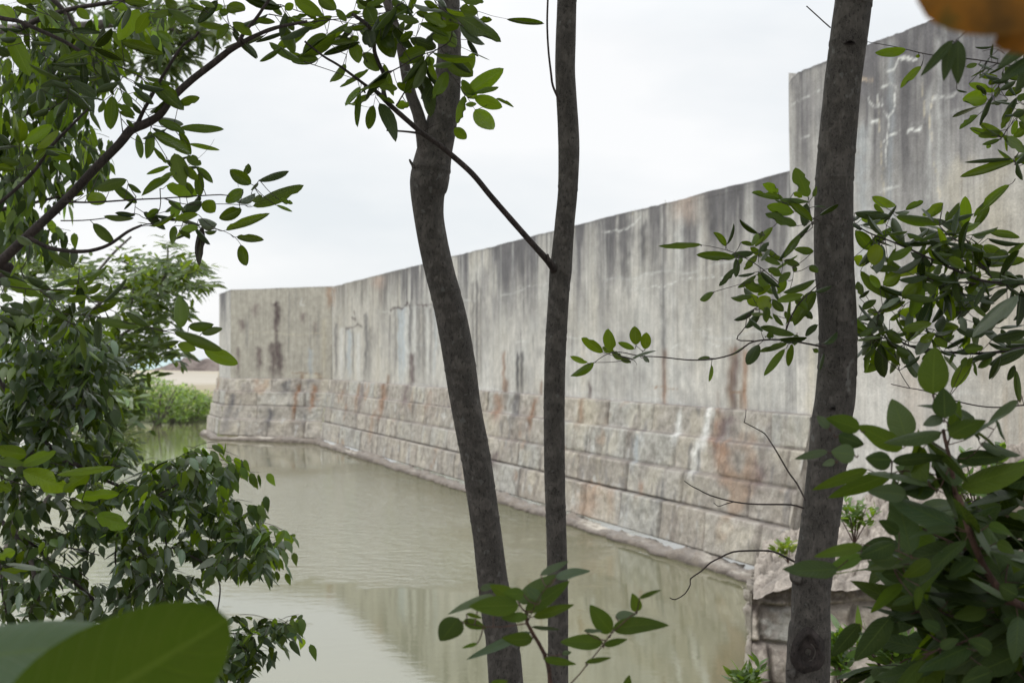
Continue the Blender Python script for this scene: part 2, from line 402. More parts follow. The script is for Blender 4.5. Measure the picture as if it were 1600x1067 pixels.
def plinth(name, A, B, mA, mB, parent, seed, du=.035, dz=.022, stain=None, zb=.16):
    """four battered courses of rock-faced blocks"""
    rr = random.Random(seed)
    zs = [2.26, 1.80, 1.27, .77, zb]
    L = np.linalg.norm(B - A); C0 = []; J = []
    for k in range(4):
        j = [-rr.random() * .8]
        while j[-1] < L + 2.2: j.append(j[-1] + rr.uniform(1.2, 2.4))
        J.append(np.array(j)); C0.append([(rr.uniform(.86, 1.1), rr.random(), rr.random(), rr.uniform(-.015, .03)) for _ in j])
    def info(U, Z):
        k = np.clip(np.searchsorted(-np.array(zs[1:]), -Z, side='left'), 0, 3)
        zt = np.array(zs)[k]; zl = np.array(zs)[k + 1]
        dj = np.empty(len(U)); bi = np.empty(len(U), int)
        for q in range(4):
            m = k == q
            if not m.any(): continue
            ix = np.clip(np.searchsorted(J[q], U[m]) - 1, 0, len(J[q]) - 2)
            dj[m] = np.minimum(U[m] - J[q][ix], J[q][ix + 1] - U[m]); bi[m] = ix
        dzt = zt - Z; dzl = Z - zl
        return k, bi, dj, dzt, dzl
    za = np.array(zs); zt_k = lambda k: za[k]; zl_k = lambda k: za[k + 1]
    def off(U, Z):
        k, bi, dj, dzt, dzl = info(U, Z)
        lin = (ZP - Z) / (ZP - .16) * .46; mid = (ZP - (zt_k(k) + zl_k(k)) / 2) / (ZP - .16) * .46; base = lin * .45 + mid * .55 + .03
        jt = sst(0, .035, dj) * sst(0, .022, dzt) * sst(0, .02, dzl)
        pro = np.array([C0[q][b][3] for q, b in zip(k, bi)])
        rock = (fbm(U * 1.7 + seed, Z * 2.2 + k * 7, 3) - .5) * .045 + (fbm(U * 7, Z * 8 + seed, 4) - .5) * .040
        return base + jt * (.045 + pro + rock) - .01
    def colr(U, Z):
        k, bi, dj, dzt, dzl = info(U, Z)
        br = np.array([C0[q][b][0] for q, b in zip(k, bi)]); h1 = np.array([C0[q][b][1] for q, b in zip(k, bi)]); h2 = np.array([C0[q][b][2] for q, b in zip(k, bi)])
        c = np.tile(STN, (len(U), 1)) * br[:, None]
        c = mixin(c, np.array([.36, .31, .25]), sst(.6, .95, h1) * .3)
        c = mixin(c, np.array([.40, .41, .39]), sst(.6, .9, h2) * .5)
        c = mixin(c, CREAM, sst(.5, .75, fbm(U * 1.7 + seed, Z * 2)) * .4)
        c = mixin(c, np.array([.17, .145, .13]), sst(.58, .74, fbm(U * 3 + 31 + seed, Z * 1.6 + 3)) * .5)
        c = mixin(c, np.array([.20, .16, .14]), sst(.60, .76, fbm(U * 1.1 + 71 + seed, Z * 1.2 + 13, 5)) * .35)
        c = mixin(c, DRK * 1.5, sst(.64, .78, fbm(U * 6 + 5, Z * 2.2 + seed, 4)) * .5)
        c = c * (.80 + .42 * fbm(U * 9 + seed, Z * 11, 4))[:, None]
        c = mixin(c, WHT * .9, sst(.68, .80, fbm(U * 4 + 61, Z * 2.5 + seed, 4)) * .5)
        c = mixin(c, RUST * 1.3, sst(.70, .82, fbm(U * 1.1 + 91 + seed, Z * 1.6, 3)) * .4)
        jm = np.maximum((1 - sst(.004, .028, np.minimum(dzt, dzl))) * (.55 + .45 * vn(U * 3, k * 3)), (1 - sst(.01, .05, dj)) * (.5 + .5 * vn(U, Z * 3)))
        c = mixin(c, np.array([.10, .08, .07]), jm * .9)
        if stain: c = stain(c, U, Z)
        return c
    return wall_face(name, A, B, mA, mB, zb, ZP, off, du, dz, colr, M_STONE, parent)

def footing(name, A, B, mA, mB, parent, seed, du=.05):
    """the low broken footing ledge at the water line"""
    L = np.linalg.norm(B - A); nu = int(L / du); nv = 13
    u = np.linspace(0, L, nu); V = []; C = []
    br = fbm(u * .55 + seed, u * 0, 3)
    for j in range(nv):
        a = j / (nv - 1) * math.pi * .62
        w = .22 + .12 * fbm(u * 1.1 + seed, u * 0 + 4) ; h = .08 + .10 * sst(.4, .7, br) + .10 * (fbm(u * 5, u * 0 + j, 3) - .5)
        o = .46 + w * np.sin(a) * 1.05 + .16 * (fbm(u * 3, u * 0 + seed, 4) - .5)
        z = .02 + h * np.cos(a) + (-.25 if j == nv - 1 else 0)
        gap = ((u * .73 + vn(u * .2, seed)) % 1.0 < .045)
        o = o - gap * .06
        t = (u / L)[:, None]
        xy = (A + np.outer(o, mA)) * (1 - t) + (B + np.outer(o, mB)) * t
        V.append(np.column_stack([xy, z]))
        c = np.tile(np.array([.25, .225, .20]), (nu, 1))
        c = mixin(c, np.array([.56, .52, .45]), sst(.58, .70, fbm(u * .7 + seed + 3, u * 0 + j * .1)) * .9 * (1 if j < 6 else .3))
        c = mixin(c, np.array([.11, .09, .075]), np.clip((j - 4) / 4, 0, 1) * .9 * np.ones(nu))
        c = mixin(c, np.array([.20, .17, .14]), sst(.45, .65, fbm(u * 5, u * 0 + j * .7, 4)) * .8)
        C.append(c)
    return mesh_obj(name, np.concatenate(V), grid_faces(nv, nu)[:, ::-1], M_STONE, parent, col=np.concatenate(C))

# --- stains of the long curtain wall, given where they sit on it (photo column, heights)
def zat(px, py, A=Q2):
    u = uof(px, A); D = A[1] + D_W[1] * u
    return HC + (HZ - py) / F * D
def st(px, y0, y1, wpx, colr, s, A=Q2):
    u = uof(px, A); D = A[1] + D_W[1] * u
    w = (uof(px + wpx / 2, A) - uof(px - wpx / 2, A)) * 1.2
    return (u, w, HC + (HZ - y0) / F * D, HC + (HZ - y1) / F * D, colr, s)
CUR = [
    st(525, 505, 600, 3, DRK, .7), st(533, 512, 596, 4, WHT, .7), st(546, 515, 596, 4, BLU, .9), st(552, 515, 592, 2, DRK, .6), st(560, 520, 598, 4, WHT, .7),
    st(572, 490, 600, 3.5, DRK, .75), st(577, 510, 598, 3, DRK, .5), st(540, 510, 590, 2, DRK, .5),
    st(618, 482, 598, 2.5, DRK, .55), st(624, 482, 598, 2.5, BLU, .9), st(630, 482, 600, 5, BLU * 1.1, .9), st(636, 482, 600, 4, WHT, .8), st(641, 475, 556, 3, DRK, .8),
    st(648, 480, 598, 2.5, WHT, .7), st(655, 478, 600, 3, DRK, .6), st(662, 478, 600, 3, DRK, .7), st(668, 480, 600, 2.5, WHT, .6), st(673, 480, 600, 2.5, DRK, .5), st(680, 480, 600, 3, BLU, .5),
    st(643, 552, 606, 6, BRN * 1.7, .95), st(739, 440, 590, 3, DRK, .7), st(746, 440, 600, 2.5, DRK, .75), st(751, 450, 605, 2, DRK, .6),
    st(787, 548, 612, 3, RUST, .8), st(790, 592, 618, 5, RUST * .6, .9), st(809, 552, 618, 3.2, DRK * .7, .95), st(816, 553, 618, 3.2, DRK * .7, .95),
    st(846, 595, 622, 3, RUST * .7, .8), st(922, 600, 632, 3.5, BRN * 1.6, .8), st(1037, 545, 640, 4, RUST * 1.2, .85), st(1145, 540, 646, 9, RUST * .62, .9),
    st(1148, 560, 650, 5, BRN * 1.8, .6), st(1164, 545, 648, 5, RUST * 1.15, .85), st(1158, 612, 650, 3, RUST * .6, .8), st(1122, 612, 650, 3, RUST * .6, .35),
    st(606, 585, 606, 2.5, RUST * .7, .8), st(520, 450, 480, 5, RUST * 1.1, .5), st(513, 452, 600, 3, CREAM, .4),
    st(960, 345, 440, 8, DRK * 1.2, .75), st(976, 350, 445, 9, DRK * 1.1, .85), st(1006, 348, 410, 7, DRK * .9, .85), st(988, 340, 380, 14, DRK * 1.2, .6),
    st(1037, 310, 640, 4, DRK * 1.1, .6), st(1110, 300, 385, 8, DRK * .8, .9), st(1118, 300, 350, 30, DRK * 1.2, .5), st(1140, 290, 400, 9, DRK * 1.2, .6), st(1085, 300, 420, 8, DRK * 1.2, .5),
    st(1060, 330, 420, 7, WHT, .5), st(1070, 305, 340, 22, np.array([.60, .48, .40]), .6), st(940, 350, 560, 9, DRK * 1.5, .4), st(905, 360, 480, 10, DRK * 1.5, .4),
    st(1210, 280, 560, 12, DRK * 1.2, .55), st(1222, 320, 470, 8, DRK, .7), st(1188, 300, 520, 10, DRK * 1.5, .4), st(1235, 500, 650, 10, DRK * 1.3, .5), st(1000, 430, 600, 20, WHT, .3),
    st(760, 420, 560, 8, DRK * 1.6, .4), st(800, 400, 520, 9, DRK * 1.6, .4), st(830, 390, 520, 9, DRK * 1.6, .4), st(595, 440, 475, 4, BRN * 1.4, .5), st(590, 432, 446, 10, np.array([.45, .33, .27]), .7),
]
def ln(pts, w, c, s, A=Q2): return ([(uof(a, A), zat(a, b, A)) for a, b in pts], w, c, s)
CURL = [ln([(540, 513), (552, 512), (560, 506), (566, 511)], .07, BRN, .9), ln([(553, 486), (556, 500), (550, 496)], .09, BRN, .9),
        ln([(609, 486), (618, 480), (628, 483), (638, 472), (642, 484)], .08, BRN, .95), ln([(650, 476), (662, 478), (672, 476), (680, 477)], .06, BRN * 1.3, .9),
        ln([(985, 452), (1037, 448), (1065, 437), (1100, 433), (1160, 430)], .018, WHT * 1.1, .9), ln([(940, 362), (970, 360), (990, 352), (1000, 340)], .03, WHT * 1.1, .8),
        ln([(1055, 520), (1080, 515), (1110, 517)], .015, WHT, .8), ln([(1050, 545), (1064, 537), (1072, 540)], .02, WHT * 1.1, .9), ln([(1103, 533), (1115, 535), (1125, 543), (1130, 542)], .02, WHT * 1.1, .9),
        ln([(1060, 607), (1058, 607), (1037, 606), (1018, 605)], .02, RUST, .8), ln([(1140, 613), (1160, 612), (1166, 614)], .025, RUST * .8, .8), ln([(810, 448), (840, 447), (870, 440)], .02, WHT, .7)]
L_CUR = uof(1235, Q2)
def cur_col(u, z):
    c = conc_colour(u, z, ZTOP)
    c = mixin(c, CREAM, sst(13, 4, u) * .25)
    c = streaks(c, u, z, CUR); c = lines(c, u, z, CURL)
    for px in (1037, 1185, 700, 880, 590):
        c = mixin(c, DRK, np.exp(-((u - uof(px, Q2)) / .018) ** 2) * .55)
    return c
def cur_stain(c, u, z):
    L_ = [st(606, 600, 650, 5, RUST, .8), st(598, 640, 690, 4, RUST, .5), st(572, 600, 640, 4, BRN * 2, .7), st(566, 600, 640, 3, RUST, .6), st(640, 600, 640, 5, BRN * 2, .7), st(678, 610, 640, 5, RUST, .4),
          st(784, 615, 650, 9, RUST * 1.15, .75), st(812, 615, 660, 7, DRK, .8), st(842, 620, 665, 5, RUST * .8, .9), st(930, 625, 665, 22, CREAM * .95, .8), st(918, 625, 665, 5, RUST, .7),
          st(1070, 645, 690, 5, WHT * 1.15, .9), st(1116, 640, 695, 7, WHT * 1.2, .95), st(1140, 650, 690, 16, BRN * 2.2, .8), st(1150, 690, 730, 16, RUST * 1.5, .7), st(1130, 640, 690, 8, RUST, .5),
          st(1108, 690, 740, 8, WHT * 1.15, .8), st(1098, 695, 740, 4, DRK, .7), st(1112, 700, 745, 3, DRK, .7), st(1208, 720, 755, 12, BRN * 2, .7), st(954, 755, 810, 18, np.array([.50, .36, .26]), .7),
          st(795, 705, 725, 9, BRN * 1.6, .8), st(1013, 680, 720, 5, BLU, .7), st(1066, 750, 785, 3, DRK, .7), st(1058, 750, 785, 3, DRK, .6), st(1030, 750, 760, 5, RUST, .7), st(990, 760, 800, 7, RUST, .4)]
    return streaks(c, u, z, L_)

A_END = Q2 + D_W * (uof(1262, Q2) + .3)
cw = empty('curtain_wall', (*((Q2 + Q3) / 2), 0), 'long streaked grey concrete fort wall on a sloping stone base beside the moat', 'wall')
wall_face('concrete_face', Q2, Q2 + D_W * (L_CUR + .9), MI[2], NW, ZP - .01, ZTOP, lambda u, z: .012 * (fbm(u * .8, z * 1.5) - .5) + .0 * u, .05, .028, cur_col, M_CONC, cw, toprough=.09)
top_cap('wall_top', Q2, Q3, MI[2], NW, ZTOP, 2.2, cw, M_CONC, 400)
plinth('stone_plinth', Q2, A_END, MI[2], NW, cw, 3, .04, .024, cur_stain)
footing('footing_ledge', Q2, A_END + D_W * .1, MI[2], NW, cw, 2)
# squared end of the plinth and its rubble
nv = 40; zz = np.linspace(-.2, ZP, nv); V = []; C = []
for i in range(14):
    o = i / 13 * ((ZP - zz) / (ZP - .16) * .46 + .11)
    p = A_END[None] + np.outer(o, NW) + np.outer((fbm(zz * 3 + i, zz * 0 + i, 3) - .5) * .08, D_W)
    V.append(np.column_stack([p, zz])); c = np.tile(STN * 1.1, (nv, 1)); c = mixin(c, np.array([.15, .12, .10]), np.exp(-(((zz * 2) % 1 - .1) / .05) ** 2) * .7); C.append(c)
mesh_obj('plinth_end', np.concatenate(V), grid_faces(14, nv), M_STONE, cw, col=np.concatenate(C))

# --- corner bastion at the far end
bw = empty('corner_bastion', (*Q1, 0), 'far corner of the concrete fort with dark blotches and two rust streaks', 'bastion')
def flk_col(u, z):
    dQ = (Q2 - Q1) / np.linalg.norm(Q2 - Q1)
    f = lambda px: uof(px, Q1, dQ)
    zq = lambda py: HC + (HZ - py) / F * 52.0
    c = np.tile(np.array([.40, .375, .325]), (len(u), 1)) * (.85 + .3 * fbm(u * 1.5, z * 1.1 + 9))[:, None]
    c = mixin(c, DRK * 1.4, sst(.56, .8, fbm(u * 7, z * .5, 3)) * .4)
    S_ = [(f(433), 0.246, zq(473), zq(512), BRN * 1.2, .95), (f(432), 0.145, zq(500), zq(540), BRN * 1.4, .8), (f(437), 0.290, zq(535), zq(592), BRN * 1.3, .9), (f(427), 0.261, zq(535), zq(592), BRN * 1.4, .85),
          (f(405), 0.203, zq(542), zq(578), BRN * 1.7, .8), (f(379), 0.203, zq(498), zq(512), BRN * 1.8, .8), (f(399), 0.203, zq(475), zq(490), BRN * 2.4, .6), (f(372), 0.116, zq(543), zq(590), BRN * 2, .7),
          (f(472), 0.116, zq(582), zq(620), RUST * .8, .95), (f(498), 0.174, zq(582), zq(620), RUST * .6, .95), (f(474), 0.145, zq(490), zq(500), BRN * 2, .7), (f(493), 0.116, zq(505), zq(520), BRN * 2.2, .6),
          (f(484), 0.870, zq(583), zq(590), CREAM * 1.1, .5), (f(515), 0.189, zq(450), zq(480), RUST * 1.2, .6), (f(486), 0.145, zq(545), zq(590), BLU, .6), (f(507), 0.145, zq(500), zq(590), CREAM, .6)]
    c = streaks(c, u, z, S_)
    c = lines(c, u, z, [([(f(388), zq(520)), (f(420), zq(519)), (f(470), zq(524)), (f(505), zq(520))], .035, CREAM, .7), ([(f(472), zq(468)), (f(470), zq(477)), (f(476), zq(478))], .05, WHT, .8), ([(f(455), zq(583)), (f(500), zq(583))], .03, RUST * .7, .9)])
    c = mixin(c, DRK, (1 - sst(0, .06, ZTOP - z)) * .4)
    return c
def flk_stain(c, u, z):
    dQ = (Q2 - Q1) / np.linalg.norm(Q2 - Q1); f = lambda px: uof(px, Q1, dQ); zq = lambda py: HC + (HZ - py) / F * 52.0
    return streaks(c, u, z, [(f(472), 0.131, zq(600), zq(655), RUST * .9, .9), (f(497), 0.174, zq(600), zq(640), RUST * 1.05, .9), (f(373), 0.189, zq(617), zq(640), DRK, .9), (f(437), 0.232, zq(638), zq(665), DRK, .9), (f(452), 0.362, zq(597), zq(614), DRK * .8, .8), (f(370), 0.290, zq(640), zq(680), DRK * 1.3, .6), (f(352), 0.217, zq(600), zq(680), DRK * 1.2, .5)])
side_col = lambda u, z: conc_colour(u, z, ZTOP, 1.0, 50.)
wall_face('flank_face', Q1, Q2, MI[1], MI[2], ZP - .01, ZTOP, lambda u, z: .01 * fbm(u, z), .04, .03, flk_col, M_CONC, bw, toprough=.04)
wall_face('outer_face', Q0, Q1, MI[0], MI[1], ZP - .01, ZTOP, lambda u, z: .01 * fbm(u, z), .05, .03, side_col, M_CONC, bw, toprough=.04)
top_cap('wall_top', Q1, Q2, MI[1], MI[2], ZTOP, 2.2, bw, M_CONC)
top_cap('wall_top', Q0, Q1, MI[0], MI[1], ZTOP, 2.2, bw, M_CONC)
plinth('stone_plinth', Q1, Q2, MI[1], MI[2], bw, 8, .04, .028, flk_stain)
plinth('stone_plinth', Q0, Q1, MI[0], MI[1], bw, 9, .05, .03)
footing('footing_ledge', Q1, Q2, MI[1], MI[2], bw, 5)
footing('footing_ledge', Q0, Q1, MI[0], MI[1], bw, 6)

# --- tall wall at the right
TW1 = Q3 + D_W * 11.0
tw = empty('tall_wall', (*((Q3 + TW1) / 2), 0), 'tall weathered concrete wall at the right, dark streaks and white lime cracks near its top', 'wall')
zt = lambda px, py: zat(px, py, Q3)
def tl(pts, w, c, s): return ([(uof(a, Q3), zt(a, b)) for a, b in pts], w, c, s)
TALL_ST = [st(a, b, c_, w, k, s, Q3) for a, b, c_, w, k, s in [
    (1395, 60, 330, 16, DRK * 1.2, .6), (1425, 60, 200, 12, DRK, .7), (1432, 150, 330, 14, DRK * 1.2, .6), (1415, 60, 300, 10, DRK, .5), (1372, 80, 300, 8, DRK * 1.3, .5), (1450, 60, 360, 14, DRK * 1.3, .6), (1480, 100, 330, 12, DRK * 1.4, .5),
    (1387, 150, 280, 9, DRK * 1.2, .6), (1510, 80, 320, 12, DRK * 1.5, .5), (1540, 80, 260, 10, DRK * 1.5, .5), (1575, 60, 300, 12, DRK * 1.3, .5), (1265, 120, 560, 8, DRK * 1.6, .5), (1249, 130, 260, 5, DRK * 1.5, .4), (1470, 60, 360, 5, WHT, .5), (1456, 130, 350, 5, WHT, .5), (1500, 250, 500, 25, CREAM, .5), (1560, 250, 560, 30, CREAM, .5), (1395, 60, 560, 6, BLU, .4), (1350, 200, 520, 12, BLU, .45), (1430, 560, 720, 30, np.array([.5, .38, .28]), .3), (1270, 540, 700, 10, CREAM, .6)]]
TALL_LN = [tl([(1380, 152), (1383, 170), (1390, 184), (1390, 200), (1388, 224), (1388, 258)], .022, WHT * 1.25, 1), tl([(1404, 135), (1401, 150), (1400, 172), (1391, 184)], .018, WHT * 1.25, 1), tl([(1384, 222), (1395, 212), (1410, 203)], .022, WHT * 1.3, 1),
           tl([(1422, 206), (1430, 202), (1443, 199)], .035, WHT * 1.3, 1), tl([(1364, 192), (1374, 190)], .035, WHT * 1.3, 1), tl([(1360, 155), (1366, 168), (1376, 166), (1374, 150)], .03, WHT * 1.2, .9), tl([(1381, 135), (1396, 128), (1406, 140)], .022, WHT * 1.2, .9),
           tl([(1385, 112), (1400, 110), (1408, 92), (1436, 95)], .03, WHT * 1.2, .9), tl([(1348, 127), (1368, 122)], .03, np.array([.55, .44, .33]), .9), tl([(1460, 155), (1457, 190), (1461, 230), (1470, 280), (1472, 310)], .02, CREAM * 1.15, 1), tl([(1460, 157), (1480, 152), (1500, 145)], .03, WHT * 1.1, .8),
           tl([(1375, 152), (1376, 200), (1382, 260), (1384, 320)], .02, CREAM, .9), tl([(1378, 302), (1395, 296), (1412, 290)], .022, WHT * 1.2, .9), tl([(1442, 105), (1446, 150), (1449, 180)], .02, CREAM, .9), tl([(1240, 163), (1262, 154), (1285, 140)], .02, WHT, .8), tl([(1248, 218), (1268, 212)], .02, WHT, .8)]
def tall_col(u, z):
    c = conc_colour(u, z, ZTALL, 1.15, 20.)
    c = mixin(c, DRK * 1.7, sst(3.4, 6.4, z) * .30 * (.5 + fbm(u * 2.5, z * .2)))
    c = mixin(c, CREAM * .95, sst(3.2, 6.0, u) * sst(5.2, 3.2, z) * .65)
    c = mixin(c, np.array([.40, .33, .25]), sst(.55, .75, fbm(u * 14, z * 1.3 + 8, 3)) * sst(2.5, 5, u) * sst(4.2, 3.0, z) * .5)
    c = streaks(c, u, z, TALL_ST); c = lines(c, u, z, TALL_LN)
    return c
nu, nz = 330, 240
LT = 11.0; zz = np.linspace(.3, ZTALL, nz)
U0 = uof(1249, Q3) * sst(ZTALL, 2.0, zz) ** 1.2     # the left edge leans a little
Ug = np.linspace(0, 1, nu)[:, None] * (LT - U0[None]) + U0[None]; Zg = np.tile(zz, (nu, 1))
u, z = Ug.ravel(), Zg.ravel()
O = .03 + .012 * (fbm(u * .9, z * 1.3) - .5)
Zr = z - sst(ZTALL - .3, ZTALL, z) * (.03 * fbm(u * 1.5, u * 0, 3) + .03 * fbm(u * 12, u * 0, 4) + .12 * np.exp(-(u / .12)))
V = np.column_stack([Q3[0] + D_W[0] * u + NW[0] * O, Q3[1] + D_W[1] * u + NW[1] * O, Zr])
Cc = tall_col(u, z)
mesh_obj('concrete_face', V, grid_faces(nu, nz), M_CONC, tw, col=Cc)
sv = np.array([np.append(Q3 + D_W * a + NW * o, zq) for zq, a in zip(zz, U0) for o in (.03, -2.0)])
sc_ = np.array([CON * (.7 + .3 * vn(zq * 5, 1)) for zq in zz for _ in (0, 1)])
mesh_obj('side_face', sv, np.array([[2 * i, 2 * i + 1, 2 * i + 3, 2 * i + 2] for i in range(nz - 1)]), M_CONC, tw, col=sc_)
top_cap('wall_top', Q3, TW1, NW, NW, ZTALL - .02, 2.0, tw, M_CONC, 120)

# --- broken stone cross wall at the lower right
rw = empty('ruined_wall', (4.0, 13.2, 0), 'broken low wall of rough stone blocks and rubble mortar at the foot of the tall wall', 'ruined wall')
def ruin_top(x):
    return np.interp(x, [2.2, 2.5, 3.0, 3.6, 4.0, 4.4, 4.9, 6.0], [.92, 1.02, .98, 1.12, 1.55, 1.85, 2.0, 2.1]) + .10 * (fbm(x * 6, x * 0, 3) - .5)
rr = random.Random(4)
JX = {k: np.cumsum([2.0 - rr.random() * .4] + [rr.uniform(.28, .62) for _ in range(12)]) for k in range(8)}
def ruin_info(x, z):
    zw = z + .30 * (fbm(x * .9, z * .8 + 3) - .5); x = x + .35 * (fbm(z * 1.5 + 7, x * 1.2, 3) - .5)
    k = np.clip(np.floor((zw + .3) / .36).astype(int), 0, 7); fz = (zw + .3) / .36 - k
    dz_ = np.minimum(fz, 1 - fz) * .36; dj = np.empty(len(x)); b = np.empty(len(x), int)
    for q in range(8):
        m = k == q
        if m.any():
            ix = np.clip(np.searchsorted(JX[q], x[m]) - 1, 0, 11); dj[m] = np.minimum(x[m] - JX[q][ix], JX[q][ix + 1] - x[m]); b[m] = ix + q * 13
    return k, b, np.maximum(dj, 0), dz_
nx, nz = 260, 130
X = np.linspace(2.14, 6.0, nx); G, T = [g.ravel() for g in np.meshgrid(X, np.linspace(0, 1, nz), indexing='ij')]
zt_ = ruin_top(G); Z = -.3 + T * (zt_ + .3)
k, b, dj, dzz = ruin_info(G, Z)
e = sst(0, .045, np.minimum(dj, dzz))
rub = sst(.22, .10, zt_ - Z)
Y = 12.9 - .25 * (1 - sst(0, 1.2, Z)) - e * (.06 + .10 * _T[b & 255, 7]) * (1 - rub) - (fbm(G * 4, Z * 4, 4) - .5) * .14 - rub * (fbm(G * 16, Z * 16, 3) - .4) * .16 + np.maximum(0, G - 3.9) * .5
XX = G; Y = np.where(G < 2.145, 12.8, Y)
C = np.tile(np.array([.42, .37, .32]), (len(G), 1)) * (.65 + .6 * _T[b & 255, 33])[:, None]
C = C * (.7 + .6 * fbm(G * 12, Z * 12, 5))[:, None]
C = mixin(C, np.array([.38, .38, .36]), (_T[b & 255, 90] > .6) * .6)
C = mixin(C, np.array([.17, .14, .12]), (1 - sst(0, .02, np.minimum(dj, dzz))) * .6)
C = mixin(C, np.array([.20, .165, .14]), sst(.5, .7, fbm(G * 9, Z * 9, 3)) * .5)
C = mixin(C, np.array([.23, .19, .165]), rub * .8); C = mixin(C, np.array([.42, .38, .34]), rub * sst(.6, .7, fbm(G * 30, Z * 30, 2)))
C = mixin(C, np.array([.17, .14, .12]), sst(.30, .14, G - 2.14) * sst(.35, .55, fbm(G * 20, Z * 20, 2)) * .8)
mesh_obj('stone_face', np.column_stack([XX, Y, Z]), grid_faces(nx, nz), M_STONE, rw, col=C)
# left flank running back to the scarp, and rubble top
ny = 150; T2 = np.linspace(0, 1, ny); Zs = np.linspace(-.3, 1, 50)
TT, Zn = [g.ravel() for g in np.meshgrid(T2, np.linspace(0, 1, 50), indexing='ij')]
bx = 2.14 + (3.30 - 2.14) * TT; by = 12.72 + (18.6 - 12.85) * TT; tp = ruin_top(np.full(len(TT), 2.14)) * (1 - TT) + .42 * TT + .12 * (fbm(TT * 30, TT * 0, 3) - .5)
zq = -.3 + Zn * (tp + .3)
k, b, dj, dzz = ruin_info(2 + TT * 4.2, zq)
o = (-.02 + .09 * sst(0, .05, np.minimum(dj, dzz)) + .12 * (fbm(TT * 18, zq * 4, 4) - .5)) * sst(0, .04, TT)
C = np.tile(np.array([.40, .36, .31]), (len(TT), 1)) * (.75 + .4 * _T[b & 255, 44])[:, None]
C = mixin(C, np.array([.17, .14, .12]), sst(.45, .65, fbm(TT * 60, zq * 11, 3)) * .6)
mesh_obj('left_flank', np.column_stack([bx - o, by, zq]), grid_faces(ny, 50)[:, ::-1], M_STONE, rw, col=C)
na, nb = 220, 220
A_, B_ = [g.ravel() for g in np.meshgrid(np.linspace(0, 1, na), np.linspace(0, 1, nb), indexing='ij')]
xf = 2.14 + A_ * 3.86; yf = 12.62 + np.maximum(0, xf - 3.9) * .5; xb = 3.30 + A_ * 3.0; yb = 18.7 - A_ * 2.0
zt_ = (ruin_top(xf) - .05 * (B_ < .01)) * (1 - B_) + (.42 + A_ * 1.9) * B_
def cells(x, y):                       # irregular stones: distance to the nearest and second nearest centre
    xi, yi = np.floor(x), np.floor(y); d1 = np.full(x.shape, 9.); d2 = d1.copy(); idn = np.zeros(x.shape)
    for a in (-1, 0, 1):
        for c_ in (-1, 0, 1):
            cx, cy_ = (xi + a).astype(int) & 255, (yi + c_).astype(int) & 255
            d = np.hypot(x - xi - a - _T[cx, cy_], y - yi - c_ - _T[cy_, cx]); nw_ = d < d1
            d2 = np.where(nw_, d1, np.minimum(d2, d)); idn = np.where(nw_, _T[(cx * 7 + 3) & 255, (cy_ * 5 + 1) & 255], idn); d1 = np.where(nw_, d, d1)
    return d1, d2 - d1, idn
wx = A_ * 18 + .5 * fbm(A_ * 30, B_ * 30, 2); wy = B_ * 30 + .5 * fbm(B_ * 30, A_ * 30, 2)
c1_, ce, cid = cells(wx + 3, wy + 3); s1_, se, sid = cells(wx * 3.3 + 50, wy * 3.3 + 50)
zt_ = zt_ + (sst(0, .25, ce) * (.03 + .11 * cid) + sst(0, .3, se) * .05 * sid + (fbm(A_ * 9, B_ * 12, 3) - .5) * .3) * np.minimum(1, np.minimum(B_, A_ + .3) * 12 + .1)
C = np.tile(np.array([.34, .30, .26]), (len(A_), 1)) * (.45 + .5 * cid + .4 * sid)[:, None]
C = mixin(C, np.array([.12, .10, .085]), (1 - sst(0, .12, ce)) * .8); C = mixin(C, np.array([.14, .12, .10]), (1 - sst(0, .15, se)) * .4)
mesh_obj('rubble_top', np.column_stack([xf * (1 - B_) + xb * B_, yf * (1 - B_) + yb * B_, zt_]), grid_faces(na, nb), M_STONE, rw, col=C)

# ------------------------------------------------------------------ ground, water, far shore
def sheet(name, x0, x1, y0, y1, nx, ny, zf, mat, label=None):
    X, Y = [g.ravel() for g in np.meshgrid(np.linspace(x0, x1, nx), np.linspace(y0, y1, ny), indexing='ij')]
    o = mesh_obj(name, np.column_stack([X, Y, zf(X, Y)]), grid_faces(nx, ny), mat); o['kind'] = 'structure'
    if label: o['label'] = label
    return o
sheet('water', -90, 25, -12, 72, 40, 40, lambda x, y: 0 * x, M_WATER, 'greenish brown moat water with soft ripples beside the fort wall')
def bank(x, y):
    r = sst(1.6, 3.2, x)
    z = 1.45 - 2.2 * sst(4.6 + r * 1.0, 9.5 + r * 4.0, y) + .08 * (fbm(x * 1.3 + 50, y * 1.3 + 50) - .5)
    return z
sheet('ground', -14, 14, -10, 16, 150, 150, bank, M_SOIL, 'shaded earth bank on the near side of the moat')
def far(x, y):
    e = sst(63.5, 70, y + 1.6 * (fbm(x * .2 + 90, y * 0) - .5) * 2)
    return -.4 + .65 * e + 1.25 * sst(69, 82, y) + (.45 + .3 * fbm(x * .1 + 40, y * .1, 3)) * sst(82, 104, y) - 3.2 * sst(108, 150, y)
sheet('sand', -220, 30, 62, 200, 160, 120, far, M_SAND, 'pale sandy flat beyond the moat')
sheet('sea', -9000, 9000, 195, 16000, 8, 8, lambda x, y: 0 * x + .3, M_SEA, 'thin strip of turquoise sea on the horizon')
